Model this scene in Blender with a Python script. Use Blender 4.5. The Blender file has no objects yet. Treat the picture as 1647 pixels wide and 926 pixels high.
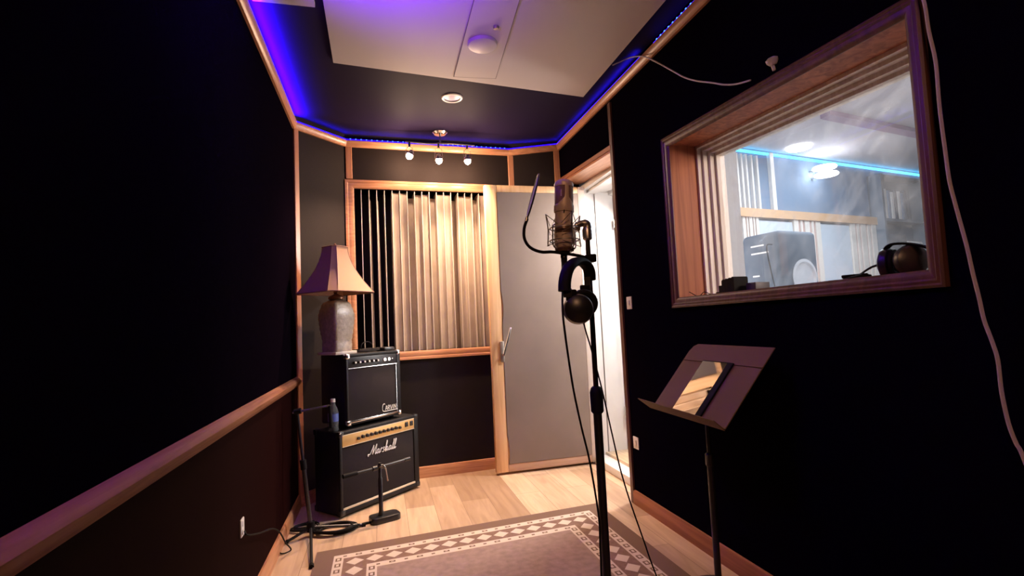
import bpy, bmesh, math, random
from mathutils import Vector, Matrix
random.seed(4)
PI = math.pi
sc = bpy.context.scene
COL = sc.collection

# ------------------------------------------------------------------ camera
S = 1.05                      # lens height above the floor
F, YAW, PITCH, ROLL = 827.2171, .2522, .071, -.0465
W, H = 1647, 926
fw = Vector((math.sin(YAW)*math.cos(PITCH), math.cos(YAW)*math.cos(PITCH), math.sin(PITCH)))
rt0 = Vector((math.cos(YAW), -math.sin(YAW), 0)); up0 = rt0.cross(fw)
rt = rt0*math.cos(ROLL) + up0*math.sin(ROLL)
up = up0*math.cos(ROLL) - rt0*math.sin(ROLL)
cd = bpy.data.cameras.new('camera'); cam = bpy.data.objects.new('camera', cd); COL.objects.link(cam)
M = Matrix((rt, up, -fw)).transposed().to_4x4(); M.translation = (0, 0, S); cam.matrix_world = M
cd.sensor_fit = 'HORIZONTAL'; cd.sensor_width = 36; cd.lens = F/W*36; cd.clip_start = .02
sc.camera = cam

# ------------------------------------------------------------------ world, exposure, room lights
wd = bpy.data.worlds.new('world'); sc.world = wd; wd.use_nodes = True
wd.node_tree.nodes['Background'].inputs[0].default_value = (.5, .35, .6, 1)
wd.node_tree.nodes['Background'].inputs[1].default_value = .01
sc.view_settings.view_transform = 'Standard'; sc.view_settings.look = 'None'
sc.view_settings.gamma = 1; sc.view_settings.use_curve_mapping = False
sc.view_settings.exposure = .08
sc.cycles.use_denoising = True
sc.cycles.max_bounces = 8
sc.cycles.sample_clamp_indirect = 6

def area(name, loc, dirv, sx, sy, power, color, spread=PI):
    l = bpy.data.lights.new(name, 'AREA'); l.shape = 'RECTANGLE'; l.size = sx; l.size_y = sy
    l.energy = power; l.color = color; l.spread = spread
    o = bpy.data.objects.new(name, l); COL.objects.link(o); o.location = loc
    o.rotation_euler = Vector(dirv).to_track_quat('-Z', 'Y').to_euler(); return o

P_VIOLET = 48
P_TRACK, P_DOOR, P_CTRL, P_BACK = 118, 42.0, 38.0, 16.0
WARM = (1, .66, .44)
# ceiling lamp behind the camera, doorway lamp, control room ceiling lights
area('rear_ceiling_light', (-.15, -.7, 2.40), (.25, .35, -1), .35, .35, P_BACK, (1, .50, .26))
area('doorway_ceiling_light', (1.86, 3.10, 2.0), (-.6, -.2, -1), .16, .16, P_DOOR, (1, .93, .88))
area('doorway_far_light', (2.25, 3.28, 1.15), (-1, .1, -.1), .35, 1.7, 34.0, (1, .95, .93))
area('control_room_light', (3.1, 2.5, 2.30), (0, 0, -1), 1.2, 1.0, P_CTRL, (.80, .90, 1))
area('control_room_glow', (2.6, 1.0, 2.2), (.5, .9, -.1), .8, .4, 7, (.62, .78, 1))

area('control_room_side_lamp', (2.35, .25, 1.75), (-.42, 1, -.1), .4, .4, 15, (1, .74, .58), math.radians(110))

# ------------------------------------------------------------------ helpers
def ray(x, y): return fw + rt*((x-W/2)/F) - up*((y-H/2)/F)
def onpl(x, y, n, c):
    d = ray(x, y); n = Vector(n); o = Vector((0, 0, S)); return o + d*((c-n.dot(o))/n.dot(d))
def onX(x, y, v): return onpl(x, y, (1, 0, 0), v)
def onY(x, y, v): return onpl(x, y, (0, 1, 0), v)
def onZ(x, y, v): return onpl(x, y, (0, 0, 1), v)

class MB:
    def __init__(s): s.bm = bmesh.new(); s.mi = 0
    def _m(s, faces):
        for f in faces: f.material_index = s.mi
    def m(s, i): s.mi = i; return s
    def poly(s, pts):
        f = s.bm.faces.new([s.bm.verts.new(p) for p in pts]); s._m([f]); return s
    def hexa(s, p):      # 8 points: bottom 0-3, top 4-7
        v = [s.bm.verts.new(q) for q in p]
        s._m([s.bm.faces.new([v[i] for i in f]) for f in ((3,2,1,0),(4,5,6,7),(0,1,5,4),(1,2,6,5),(2,3,7,6),(3,0,4,7))]); return s
    def box(s, x0, x1, y0, y1, z0, z1, bev=0, seg=2):
        if bev:
            b = bmesh.new(); bmesh.ops.create_cube(b, size=1)
            for v in b.verts: v.co = Vector(((x0+x1)/2+v.co.x*(x1-x0), (y0+y1)/2+v.co.y*(y1-y0), (z0+z1)/2+v.co.z*(z1-z0)))
            bmesh.ops.bevel(b, geom=b.edges[:], offset=bev, segments=seg, profile=.5, affect='EDGES')
            s.merge(b); return s
        return s.hexa([(x0,y0,z0),(x1,y0,z0),(x1,y1,z0),(x0,y1,z0),(x0,y0,z1),(x1,y0,z1),(x1,y1,z1),(x0,y1,z1)])
    def merge(s, b, mat=None):
        if mat is not None: bmesh.ops.transform(b, matrix=mat, verts=b.verts)
        mp = {v: s.bm.verts.new(v.co) for v in b.verts}
        for f in b.faces:
            try: s._m([s.bm.faces.new([mp[v] for v in f.verts])])
            except ValueError: pass
        b.free()
    def obox(s, c, ax, ay, az, hx, hy, hz, bev=0):   # oriented box
        b = bmesh.new(); bmesh.ops.create_cube(b, size=1)
        for v in b.verts: v.co = Vector((v.co.x*2*hx, v.co.y*2*hy, v.co.z*2*hz))
        if bev: bmesh.ops.bevel(b, geom=b.edges[:], offset=bev, segments=2, profile=.5, affect='EDGES')
        mt = Matrix((Vector(ax).normalized(), Vector(ay).normalized(), Vector(az).normalized())).transposed().to_4x4(); mt.translation = c
        s.merge(b, mt); return s
    def tube(s, pts, r, n=8, cap=True, smooth=0, closed=False):
        pts = [Vector(p) for p in pts]
        if smooth:
            q = []; N = len(pts)
            for i in range(N-1 if not closed else N):
                p0, p1 = pts[i-1 if (i or closed) else 0], pts[i]; p2 = pts[(i+1) % N]; p3 = pts[(i+2) % N if closed else min(i+2, N-1)]
                for k in range(smooth):
                    t = k/smooth
                    q.append(.5*((2*p1)+(p2-p0)*t+(2*p0-5*p1+4*p2-p3)*t*t+(3*p1-p0-3*p2+p3)*t**3))
            if not closed: q.append(pts[-1])
            if isinstance(r, (list, tuple)): r = [r[min(int(i/smooth), len(r)-1)] for i in range(len(q))]
            pts = q
        N = len(pts); rs = r if isinstance(r, (list, tuple)) else [r]*N
        rings = []; prev = None
        for i, p in enumerate(pts):
            if closed: t = pts[(i+1) % N]-pts[i-1]
            else: t = pts[min(i+1, N-1)]-pts[max(i-1, 0)]
            if t.length < 1e-9: t = Vector((0, 0, 1))
            t.normalize()
            if prev is None:
                a = Vector((0, 0, 1)) if abs(t.z) < .9 else Vector((1, 0, 0))
            else: a = prev
            u = (a-t*a.dot(t))
            if u.length < 1e-6: u = t.orthogonal()
            u.normalize(); v = t.cross(u); prev = u
            rings.append([s.bm.verts.new(p+(u*math.cos(2*PI*k/n)+v*math.sin(2*PI*k/n))*rs[i]) for k in range(n)])
        for i in range(N if closed else N-1):
            A, B = rings[i], rings[(i+1) % N]
            s._m([s.bm.faces.new((A[k], A[(k+1) % n], B[(k+1) % n], B[k])) for k in range(n)])
        if cap and not closed: s._m([s.bm.faces.new(rings[0][::-1]), s.bm.faces.new(rings[-1])])
        return s
    def lathe(s, prof, n=24, c=(0,0,0), ax=(0,0,1), sq=None):
        c = Vector(c); ax = Vector(ax).normalized(); u = ax.orthogonal().normalized(); v = ax.cross(u)
        if abs(ax.z) > .999: u, v = Vector((1,0,0)), Vector((0,1,0))
        rings = []
        for r, z in prof:
            if r < 1e-6: rings.append([s.bm.verts.new(c+ax*z)]); continue
            ring = []
            for k in range(n):
                a = 2*PI*(k+.5)/n
                rr = r
                if sq: rr = r*min(1/max(abs(math.cos(a)), 1e-6), 1/max(abs(math.sin(a)), 1e-6), sq)
                ring.append(s.bm.verts.new(c+ax*z+(u*math.cos(a)+v*math.sin(a))*rr))
            rings.append(ring)
        for A, B in zip(rings, rings[1:]):
            if len(A) == 1 and len(B) == 1: continue
            for k in range(n):
                q = [A[0] if len(A) == 1 else A[k], A[0] if len(A) == 1 else A[(k+1) % n], B[0] if len(B) == 1 else B[(k+1) % n], B[0] if len(B) == 1 else B[k]]
                w = []
                for x in q:
                    if x not in w: w.append(x)
                s._m([s.bm.faces.new(w)])
        for R, fl in ((rings[0], 1), (rings[-1], 0)):
            if len(R) > 2: s._m([s.bm.faces.new(R[::-1] if fl else R)])
        return s
    def sweep(s, prof, a, b, out, upv=(0,0,1)):
        # moulding: profile [(out, up)] run from a to b
        a, b, out, upv = Vector(a), Vector(b), Vector(out), Vector(upv); n = len(prof)
        A = [s.bm.verts.new(a+out*p+upv*q) for p, q in prof]; B = [s.bm.verts.new(b+out*p+upv*q) for p, q in prof]
        s._m([s.bm.faces.new((A[k], A[(k+1) % n], B[(k+1) % n], B[k])) for k in range(n)]); s._m([s.bm.faces.new(A[::-1]), s.bm.faces.new(B)]); return s
    def prism(s, pts, off):
        off = Vector(off); n = len(pts)
        A = [s.bm.verts.new(Vector(p)) for p in pts]; B = [s.bm.verts.new(Vector(p)+off) for p in pts]
        s._m([s.bm.faces.new((A[k], A[(k+1) % n], B[(k+1) % n], B[k])) for k in range(n)]); s._m([s.bm.faces.new(A[::-1]), s.bm.faces.new(B)]); return s
    def build(s, name, mats, parent=None, smooth=True, world=False):
        bmesh.ops.recalc_face_normals(s.bm, faces=s.bm.faces)
        me = bpy.data.meshes.new(name); s.bm.to_mesh(me); s.bm.free()
        for mt in (mats if isinstance(mats, (list, tuple)) else [mats]): me.materials.append(mt)
        if smooth:
            for p in me.polygons: p.use_smooth = True
            me.set_sharp_from_angle(angle=math.radians(35))
        o = bpy.data.objects.new(name, me); COL.objects.link(o)
        if parent:
            o.parent = parent
            if world: o.matrix_parent_inverse = parent.matrix_basis.inverted()
        return o

def tag(o, label, cat, group=None, kind=None):
    o['label'] = label; o['category'] = cat
    if group: o['group'] = group
    if kind: o['kind'] = kind
    return o
def thing(name, label, cat, loc=(0,0,0), rz=0, group=None):
    o = bpy.data.objects.new(name, None); COL.objects.link(o); o.empty_display_size = .05
    o.location = loc; o.rotation_euler = (0, 0, rz); tag(o, label, cat, group); return o
def struct(o, label=None, cat=None):
    o['kind'] = 'structure'
    if label: o['label'] = label
    if cat: o['category'] = cat
    return o

# ------------------------------------------------------------------ materials
def mat(name, c, rough=.5, metal=0, bump=0, bscale=200, var=0, vscale=8, emit=None, es=0, alpha=None, spec=None, coat=0):
    m = bpy.data.materials.new(name); m.use_nodes = True; nt = m.node_tree; b = nt.nodes['Principled BSDF']
    b.inputs['Base Color'].default_value = (*c, 1); b.inputs['Roughness'].default_value = rough; b.inputs['Metallic'].default_value = metal
    if spec is not None: b.inputs['Specular IOR Level'].default_value = spec
    if coat: b.inputs['Coat Weight'].default_value = coat; b.inputs['Coat Roughness'].default_value = .12
    tc = nt.nodes.new('ShaderNodeTexCoord')
    if var:
        n = nt.nodes.new('ShaderNodeTexNoise'); n.inputs['Scale'].default_value = vscale; n.inputs['Detail'].default_value = 5
        nt.links.new(tc.outputs['Object'], n.inputs['Vector'])
        r = nt.nodes.new('ShaderNodeValToRGB'); r.color_ramp.elements[0].position = .3; r.color_ramp.elements[1].position = .7
        r.color_ramp.elements[0].color = (*[max(0, x*(1-var)) for x in c], 1); r.color_ramp.elements[1].color = (*[min(1, x*(1+var)) for x in c], 1)
        nt.links.new(n.outputs['Fac'], r.inputs['Fac']); nt.links.new(r.outputs['Color'], b.inputs['Base Color'])
    if bump:
        n = nt.nodes.new('ShaderNodeTexNoise'); n.inputs['Scale'].default_value = bscale; n.inputs['Detail'].default_value = 3
        nt.links.new(tc.outputs['Object'], n.inputs['Vector'])
        bp = nt.nodes.new('ShaderNodeBump'); bp.inputs['Strength'].default_value = bump; bp.inputs['Distance'].default_value = .002
        nt.links.new(n.outputs['Fac'], bp.inputs['Height']); nt.links.new(bp.outputs['Normal'], b.inputs['Normal'])
    if emit: b.inputs['Emission Color'].default_value = (*emit, 1); b.inputs['Emission Strength'].default_value = es
    return m
def wood(name, c1, c2, rough=.35, axis='Y', scale=6, spec=.5):
    m = bpy.data.materials.new(name); m.use_nodes = True; nt = m.node_tree; b = nt.nodes['Principled BSDF']; L = nt.links.new
    tc = nt.nodes.new('ShaderNodeTexCoord'); mp = nt.nodes.new('ShaderNodeMapping'); L(tc.outputs['Object'], mp.inputs['Vector'])
    sc_ = {'X': (.6, 14, 14), 'Y': (14, .6, 14), 'Z': (14, 14, .6)}[axis]; mp.inputs['Scale'].default_value = sc_
    n = nt.nodes.new('ShaderNodeTexNoise'); n.inputs['Scale'].default_value = scale*.5; n.inputs['Detail'].default_value = 8; n.inputs['Distortion'].default_value = 1.2
    L(mp.outputs['Vector'], n.inputs['Vector'])
    r = nt.nodes.new('ShaderNodeValToRGB'); r.color_ramp.elements[0].position = .35; r.color_ramp.elements[1].position = .65
    r.color_ramp.elements[0].color = (*c1, 1); r.color_ramp.elements[1].color = (*c2, 1)
    L(n.outputs['Fac'], r.inputs['Fac']); L(r.outputs['Color'], b.inputs['Base Color'])
    b.inputs['Roughness'].default_value = rough; b.inputs['Specular IOR Level'].default_value = spec
    return m
def floor_mat():
    m = bpy.data.materials.new('oak_laminate'); m.use_nodes = True; nt = m.node_tree; b = nt.nodes['Principled BSDF']; L = nt.links.new
    tc = nt.nodes.new('ShaderNodeTexCoord'); mp = nt.nodes.new('ShaderNodeMapping'); L(tc.outputs['Object'], mp.inputs['Vector'])
    mp.inputs['Rotation'].default_value = (0, 0, PI/2); mp.inputs['Location'].default_value = (.33, .05, 0)
    br = nt.nodes.new('ShaderNodeTexBrick'); br.inputs['Scale'].default_value = 1; br.inputs['Brick Width'].default_value = .95; br.inputs['Row Height'].default_value = .165
    br.inputs['Mortar Size'].default_value = .0012; br.offset = .37; br.inputs['Bias'].default_value = 0
    br.inputs['Color1'].default_value = (.30, .19, .115, 1); br.inputs['Color2'].default_value = (.56, .40, .27, 1); br.inputs['Mortar'].default_value = (.2, .12, .07, 1)
    L(mp.outputs['Vector'], br.inputs['Vector'])
    m2 = nt.nodes.new('ShaderNodeMapping'); m2.inputs['Scale'].default_value = (16, 1.6, 1); L(tc.outputs['Object'], m2.inputs['Vector'])
    n = nt.nodes.new('ShaderNodeTexNoise'); n.inputs['Scale'].default_value = 1.6; n.inputs['Detail'].default_value = 8; n.inputs['Distortion'].default_value = .8
    L(m2.outputs['Vector'], n.inputs['Vector'])
    mx = nt.nodes.new('ShaderNodeMix'); mx.data_type = 'RGBA'; mx.blend_type = 'MULTIPLY'; mx.inputs['Factor'].default_value = .55
    r = nt.nodes.new('ShaderNodeValToRGB'); r.color_ramp.elements[0].position = .3; r.color_ramp.elements[1].position = .65
    r.color_ramp.elements[0].color = (.62, .52, .45, 1); r.color_ramp.elements[1].color = (1.1, 1.08, 1.05, 1)
    L(n.outputs['Fac'], r.inputs['Fac']); L(br.outputs['Color'], mx.inputs['A']); L(r.outputs['Color'], mx.inputs['B'])
    L(mx.outputs['Result'], b.inputs['Base Color']); b.inputs['Roughness'].default_value = .42
    return m
def glass_mat():
    m = bpy.data.materials.new('smeared_glass'); m.use_nodes = True; nt = m.node_tree; L = nt.links.new
    nt.nodes.remove(nt.nodes['Principled BSDF']); out = nt.nodes['Material Output']
    tr = nt.nodes.new('ShaderNodeBsdfTransparent'); tr.inputs['Color'].default_value = (.93, .96, .97, 1)
    gl = nt.nodes.new('ShaderNodeBsdfGlossy'); gl.inputs['Roughness'].default_value = .02
    tl = nt.nodes.new('ShaderNodeBsdfTranslucent'); tl.inputs['Color'].default_value = (.75, .85, .95, 1)
    tc = nt.nodes.new('ShaderNodeTexCoord')
    n = nt.nodes.new('ShaderNodeTexNoise'); n.inputs['Scale'].default_value = 3.2; n.inputs['Detail'].default_value = 8; n.inputs['Distortion'].default_value = 2.2; n.inputs['Roughness'].default_value = .65
    L(tc.outputs['Object'], n.inputs['Vector'])
    n2 = nt.nodes.new('ShaderNodeTexWave'); n2.wave_type = 'RINGS'; n2.inputs['Scale'].default_value = 6; n2.inputs['Distortion'].default_value = 5; n2.inputs['Detail'].default_value = 4; n2.inputs['Detail Scale'].default_value = 2
    L(tc.outputs['Object'], n2.inputs['Vector'])
    r = nt.nodes.new('ShaderNodeMapRange'); r.inputs['From Min'].default_value = .40; r.inputs['From Max'].default_value = .72; r.inputs['To Min'].default_value = .09; r.inputs['To Max'].default_value = .28
    L(n.outputs['Fac'], r.inputs['Value'])
    r2 = nt.nodes.new('ShaderNodeMapRange'); r2.inputs['From Min'].default_value = .6; r2.inputs['From Max'].default_value = 1; r2.inputs['To Min'].default_value = 1; r2.inputs['To Max'].default_value = 1.2
    L(n2.outputs['Fac'], r2.inputs['Value'])
    mu = nt.nodes.new('ShaderNodeMath'); mu.operation = 'MULTIPLY'; L(r.outputs['Result'], mu.inputs[0]); L(r2.outputs['Result'], mu.inputs[1])
    a = nt.nodes.new('ShaderNodeMixShader'); L(mu.outputs[0], a.inputs[0]); L(tr.outputs[0], a.inputs[1]); L(tl.outputs[0], a.inputs[2])
    fr = nt.nodes.new('ShaderNodeFresnel'); fr.inputs['IOR'].default_value = 1.45
    b2 = nt.nodes.new('ShaderNodeMixShader'); L(fr.outputs[0], b2.inputs[0]); L(a.outputs[0], b2.inputs[1]); L(gl.outputs[0], b2.inputs[2])
    L(b2.outputs[0], out.inputs['Surface']); return m
def clear_plastic():
    m = bpy.data.materials.new('clear_plastic'); m.use_nodes = True; b = m.node_tree.nodes['Principled BSDF']
    b.inputs['Base Color'].default_value = (.8, .85, .9, 1); b.inputs['Transmission Weight'].default_value = .9; b.inputs['Roughness'].default_value = .08; b.inputs['IOR'].default_value = 1.2
    return m

WALLP = mat('black_wall_paint', (.0026, .0014, .0032), .9, var=.15, vscale=40, spec=.0)
WALLB = mat('dark_wall_fabric', (.0115, .0064, .0052), .8, bump=.3, bscale=300, spec=.2)
WAINS = mat('dark_red_wainscot', (.0095, .0016, .0016), .7, spec=.02)
CEILP = mat('led_tinted_ceiling_paint', (.015, .0095, .032), .65, spec=.08)  # near-black ceiling, blue of the strip light partly put into its colour
WHITEP = mat('white_ceiling_board', (.62, .56, .56), .6, bump=.1, bscale=60)
TRIM = wood('varnished_pine_trim', (.37, .15, .072), (.52, .24, .125), .32, 'Y')
TRIMX = wood('varnished_pine_trim_cross', (.38, .16, .078), (.54, .26, .135), .32, 'X')
TRIMZ = wood('varnished_pine_trim_upright', (.37, .15, .072), (.52, .24, .125), .32, 'Z')
BROWN = wood('reddish_brown_board', (.26, .070, .026), (.46, .155, .062), .6, 'Z', 4)
BROWNY = wood('reddish_brown_board_flat', (.20, .06, .024), (.34, .12, .05), .55, 'Y', 4)
DARKTRIM = wood('dark_brown_moulding', (.07, .026, .014), (.13, .055, .03), .45, 'Y', 4)
DARKTRIMZ = wood('dark_brown_moulding_upright', (.07, .026, .014), (.13, .055, .03), .45, 'Z', 4)
PALE = wood('pale_pine_stile', (.70, .40, .19), (.82, .52, .28), .4, 'Z', 4)
WHITEF = mat('white_gloss_frame', (.72, .69, .66), .35, var=.04)
CREAMF = wood('cream_window_frame', (.62, .55, .50), (.80, .75, .70), .4, 'Z', 5)
CREAMFY = wood('cream_window_frame_flat', (.52, .44, .38), (.72, .66, .60), .4, 'Y', 5)
GREYP = mat('grey_door_sheet', (.225, .165, .130), .42, var=.10, vscale=3, bump=.35, bscale=6)
FLOOR = floor_mat()
BLACK = mat('black_vinyl', (.008, .007, .008), .5, bump=.3, bscale=400, spec=.3)
BLACKM = mat('black_metal', (.012, .011, .013), .35, metal=0, spec=.6)
GRILLE = mat('black_grille_cloth', (.028, .022, .022), .9, bump=.5, bscale=900, spec=.1)
CHROME = mat('chrome', (.75, .72, .70), .18, metal=1)
STEEL = mat('brushed_steel', (.5, .47, .45), .35, metal=1)
GOLD = mat('gold_control_panel', (.72, .45, .17), .42, metal=.35)
PIPING = mat('silver_piping', (.75, .65, .5), .35, metal=.4)
LETTER = mat('white_lettering', (.85, .82, .78), .4)
RUBBER = mat('black_rubber', (.006, .005, .005), .7, spec=.15)
WHITEPL = mat('white_plastic', (.75, .70, .68), .4)
WHITECORD = mat('white_cord', (.55, .48, .50), .5)
FIN = mat('diffuser_fin', (.62, .54, .46), .4)
WELL = mat('diffuser_block', (.40, .325, .26), .42, var=.12, vscale=7, bump=.4, bscale=12)
DEEP = mat('diffuser_black_well', (.010, .008, .009), .7, spec=.2)
SHADE = mat('tan_lamp_shade', (.43, .235, .135), .8, bump=.2, bscale=700)
SHADETRIM = mat('brown_shade_braid', (.25, .11, .07), .7)
MICB = mat('champagne_metal', (.62, .48, .40), .42, metal=.15)
MICG = mat('mesh_grille', (.26, .15, .12), .5, metal=.1, bump=.8, bscale=1500)
MICD = mat('bronze_metal', (.15, .085, .06), .32, metal=.3)
GLASS = glass_mat()
CLEAR = clear_plastic()

# ------------------------------------------------------------------ room shell
XL, XR, YB, TH = -.51366, 1.38327, 3.765, .0496
CE = 2.46
tn = math.tan(TH)
def yb(x): return YB + tn*x
LC0, LC1 = Vector((XL, 3.454, 0)), Vector((-.212, yb(-.212), 0))
RC0, RC1 = Vector((1.005, yb(1.005), 0)), Vector((XR, 3.700, 0))
YR = -1.8          # rear end of the room

o = MB().box(XL-.2, 6.6, YR-.2, 5.0, -.1, 0).build('floor', FLOOR, smooth=False); struct(o)
o = MB().box(XL-.2, XR+.15, YR-.2, 4.1, CE, CE+.1).build('ceiling', CEILP, smooth=False); struct(o)
b = MB().box(XL-.15, XL, YR-.15, 3.6, .775, CE); b.m(1).box(XL-.15, XL, YR-.15, 3.6, 0, .775)
struct(b.build('wall_left', [WALLP, WAINS], smooth=False))
def slab(b, a, c, z0, z1, th=.12):
    d = (c-a).normalized(); n = Vector((-d.y, d.x, 0))*th
    pts = [a, c, c+n, a+n]
    return b.hexa([(p.x, p.y, z0) for p in pts]+[(p.x, p.y, z1) for p in pts])
struct(slab(MB(), LC0, LC1, 0, CE).build('wall_left_corner', WALLB, smooth=False))
struct(slab(MB(), RC0, RC1, 0, CE).build('wall_right_corner', WALLB, smooth=False))
DX0, DX1, DZ0, DZ1 = -.164, .805, .895, 2.062      # diffuser opening
b = MB()
V3 = lambda x, z=0, off=0: Vector((x, yb(x)+off, z))
for x0, x1, z0, z1 in ((-.26, DX0, 0, CE), (DX1, 1.06, 0, CE), (DX0, DX1, 0, DZ0), (DX0, DX1, DZ1, CE)):
    slab(b, V3(x0), V3(x1), z0, z1)
struct(b.build('wall_back', WALLB, smooth=False))
# right wall with the window and the door opening
WY0, WY1, WZ0, WZ1 = .988, 2.206, 1.113, 1.86
DY0, DY1, DH0, DH1 = 2.795, 3.655, 2.075, 2.13
XW = XR+.147
b = MB()
b.box(XR, XW, YR-.15, WY0, 0, CE).box(XR, XW, WY0, WY1, 0, WZ0).box(XR, XW, WY1, DY0, 0, CE)
b.hexa([(XR, WY0, 1.848), (XW, WY0, 1.848), (XW, WY1, 1.911), (XR, WY1, 1.911), (XR, WY0, CE), (XW, WY0, CE), (XW, WY1, CE), (XR, WY1, CE)])
b.hexa([(XR, DY0, DH0), (XW, DY0, DH0), (XW, 3.78, DH1), (XR, 3.78, DH1), (XR, DY0, CE), (XW, DY0, CE), (XW, 3.78, CE), (XR, 3.78, CE)])
b.box(XR+.0, XW, 3.69, 3.80, 0, DH1)
struct(b.build('wall_right', WALLP, smooth=False))
struct(MB().box(XL-.15, XR+.15, YR-.15, YR, 0, CE).build('wall_rear', WALLP, smooth=False))

# crown trim with the cove for the light strip
CP = [(0, 0), (.012, 0), (.020, .008), (.030, .030), (.030, .040), (.022, .046), (0, .046)]
ZT = 2.366
def crown(name, a, c, m, z0=ZT, z1=ZT):
    d = (c-a).normalized(); n = Vector((d.y, -d.x, 0))
    return struct(MB().sweep(CP, (a.x, a.y, z0), (c.x, c.y, z1), n).build(name, m))
crown('trim_1', Vector((XL, YR, 0)), LC0, TRIM)
crown('trim_2', LC0, LC1, TRIMX); crown('trim_3', LC1, RC0, TRIMX); crown('trim_4', RC0, RC1, TRIMX, ZT, 2.385)
crown('trim_5', RC1, Vector((XR, YR, 0)), TRIM, 2.385, 2.35)
# uprights
def upright(name, p, d, w, z0, z1, m, th=.012):
    d = Vector(d).normalized(); n = Vector((d.y, -d.x, 0))
    b = MB().sweep([(0, 0), (th*.7, 0), (th, .003), (th, w-.003), (th*.7, w), (0, w)], (p[0], p[1], z0), (p[0], p[1], z1), n, d)
    return struct(b.build(name, m))
cdL = (LC1-LC0).normalized(); cdR = (RC1-RC0).normalized(); cb = Vector((1, tn, 0)).normalized()
upright('trim_6', LC0, cdL, .036, 0, ZT, TRIMZ)
upright('trim_7', LC1-cdL*.0, cb, .045, 2.135, ZT, TRIMZ)
upright('trim_8', V3(.995), cb, .045, 0, ZT, TRIMZ)
upright('trim_9', RC1-cdR*.045, cdR, .045, 2.13, 2.385, TRIMZ)
struct(MB().box(XR-.012, XR, 2.762, 2.795, 0, 2.36).build('trim_10', DARKTRIMZ))
# door head trim on the right wall
struct(MB().hexa([(XR-.014, DY0-.01, DH0), (XR+.01, DY0-.01, DH0), (XR+.01, DY1+.04, DH1), (XR-.014, DY1+.04, DH1),
                  (XR-.014, DY0-.01, DH0+.028), (XR+.01, DY0-.01, DH0+.028), (XR+.01, DY1+.04, DH1+.028), (XR-.014, DY1+.04, DH1+.028)]).build('trim_11', BROWNY))
# brown lining board overhead in the door opening
struct(MB().hexa([(XR-.005, DY0-.005, DH0-.014), (XW+.01, DY0-.005, DH0-.014), (XW+.01, DY1+.03, DH1-.014), (XR-.005, DY1+.03, DH1-.014),
                  (XR-.005, DY0-.005, DH0), (XW+.01, DY0-.005, DH0), (XW+.01, DY1+.03, DH1), (XR-.005, DY1+.03, DH1)]).build('trim_12', TRIM))
# chair rail on the left wall
struct(MB().sweep([(0, -.040), (.012, -.040), (.022, -.028), (.030, -.018), (.032, -.004), (.026, .006), (.010, .014), (0, .016)], (XL, YR, .775), (XL, 3.452, .775), (1, 0, 0)).build('trim_13', wood('chair_rail_pine', (.20, .075, .036), (.30, .125, .065), .6, 'Y', spec=.10)))
# baseboards
BP = [(0, 0), (.014, 0), (.014, .062), (.009, .076), (0, .078)]
def bboard(name, a, c, m):
    d = (c-a).normalized(); n = Vector((d.y, -d.x, 0))
    return struct(MB().sweep(BP, (a.x, a.y, 0), (c.x, c.y, 0), n).build(name, m))
bboard('baseboard_left', Vector((XL, YR, 0)), LC0, TRIM)
bboard('baseboard_left_corner', LC0, LC1, TRIMX); bboard('baseboard_back', LC1, RC0, TRIMX); bboard('baseboard_right_corner', RC0, RC1, TRIMX)
bboard('baseboard_right', Vector((XR, 2.762, 0)), Vector((XR, YR, 0)), BROWNY)

# ------------------------------------------------------------------ white ceiling boards
pz, pt = CE-.016, CE
def zc(p): return Vector((p[0]*(pz-S)/(2.475-S), p[1]*(pz-S)/(2.475-S), 0))
a, c_, d_, e_ = zc((-.206, 2.769)), zc((1.29, 2.96)), zc((1.275, .3)), zc((-.190, .3))
t = thing('ceiling_panel', 'large white board on the ceiling with an access strip and a round cover', 'ceiling panel', (0, 0, 0))
b = MB().hexa([(p.x, p.y, pz) for p in (e_, d_, c_, a)]+[(p.x, p.y, pt-.0005) for p in (e_, d_, c_, a)])
b.build('board', WHITEP, t, smooth=False)
q = [zc(p) for p in ((.441, 2.811), (.681, 2.796), (.63, 2.082), (.433, 2.118))]
far = [(q[0]+(q[3]-q[0])*2.6), (q[1]+(q[2]-q[1])*2.6)]
qs = [far[0], far[1], q[1], q[0]]
MB().hexa([(p.x, p.y, pz-.006) for p in qs]+[(p.x, p.y, pz) for p in qs]).build('access_strip', WHITEP, t, smooth=False)
b = MB()
SEAM = mat('dark_seam', (.20, .16, .16), .8)  # darker line along the edges of the access strip
for u, v in ((qs[0], qs[3]), (qs[1], qs[2]), (qs[3], qs[2])):
    b.tube([(u.x, u.y, pz-.0045), (v.x, v.y, pz-.0045)], .0022, 6)
b.build('seam', SEAM, t)
p = zc((.535, 2.443)); MB().lathe([(.0, -.020), (.055, -.019), (.070, -.014), (.074, -.006), (.074, 0)], 32, (p.x, p.y, pz-.006)).build('round_cover', WHITEPL, t)
p = zc((.572, 2.289)); MB().lathe([(0, -.012), (.011, -.011), (.014, -.004), (.014, 0)], 16, (p.x, p.y, pz-.006)).build('sprinkler_cap', STEEL, t)
o = MB().box(XL+.035, -.235, .6, 2.235, pz-.004, CE-.0005).build('ceiling_board', WHITEP, smooth=False)
tag(o, 'narrow white ceiling board at the top left lit violet, beside the large board', 'ceiling panel')
# round downlight
k = (CE-S)/(2.52-S); t = thing('recessed_downlight', 'small round white recessed downlight in the dark ceiling, switched off', 'light', (.483*k, 3.188*k, CE))
MB().lathe([(.046, -.001), (.050, -.008), (.062, -.007), (.066, -.001)], 32).build('trim_ring', WHITEPL, t)
MB().lathe([(0, -.004), (.030, -.0035), (.047, -.0015)], 32).build('lens', mat('violet_lit_lens', (.45, .38, .62), .35), t)  # violet light reflected in the lens is put into its colour

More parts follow.
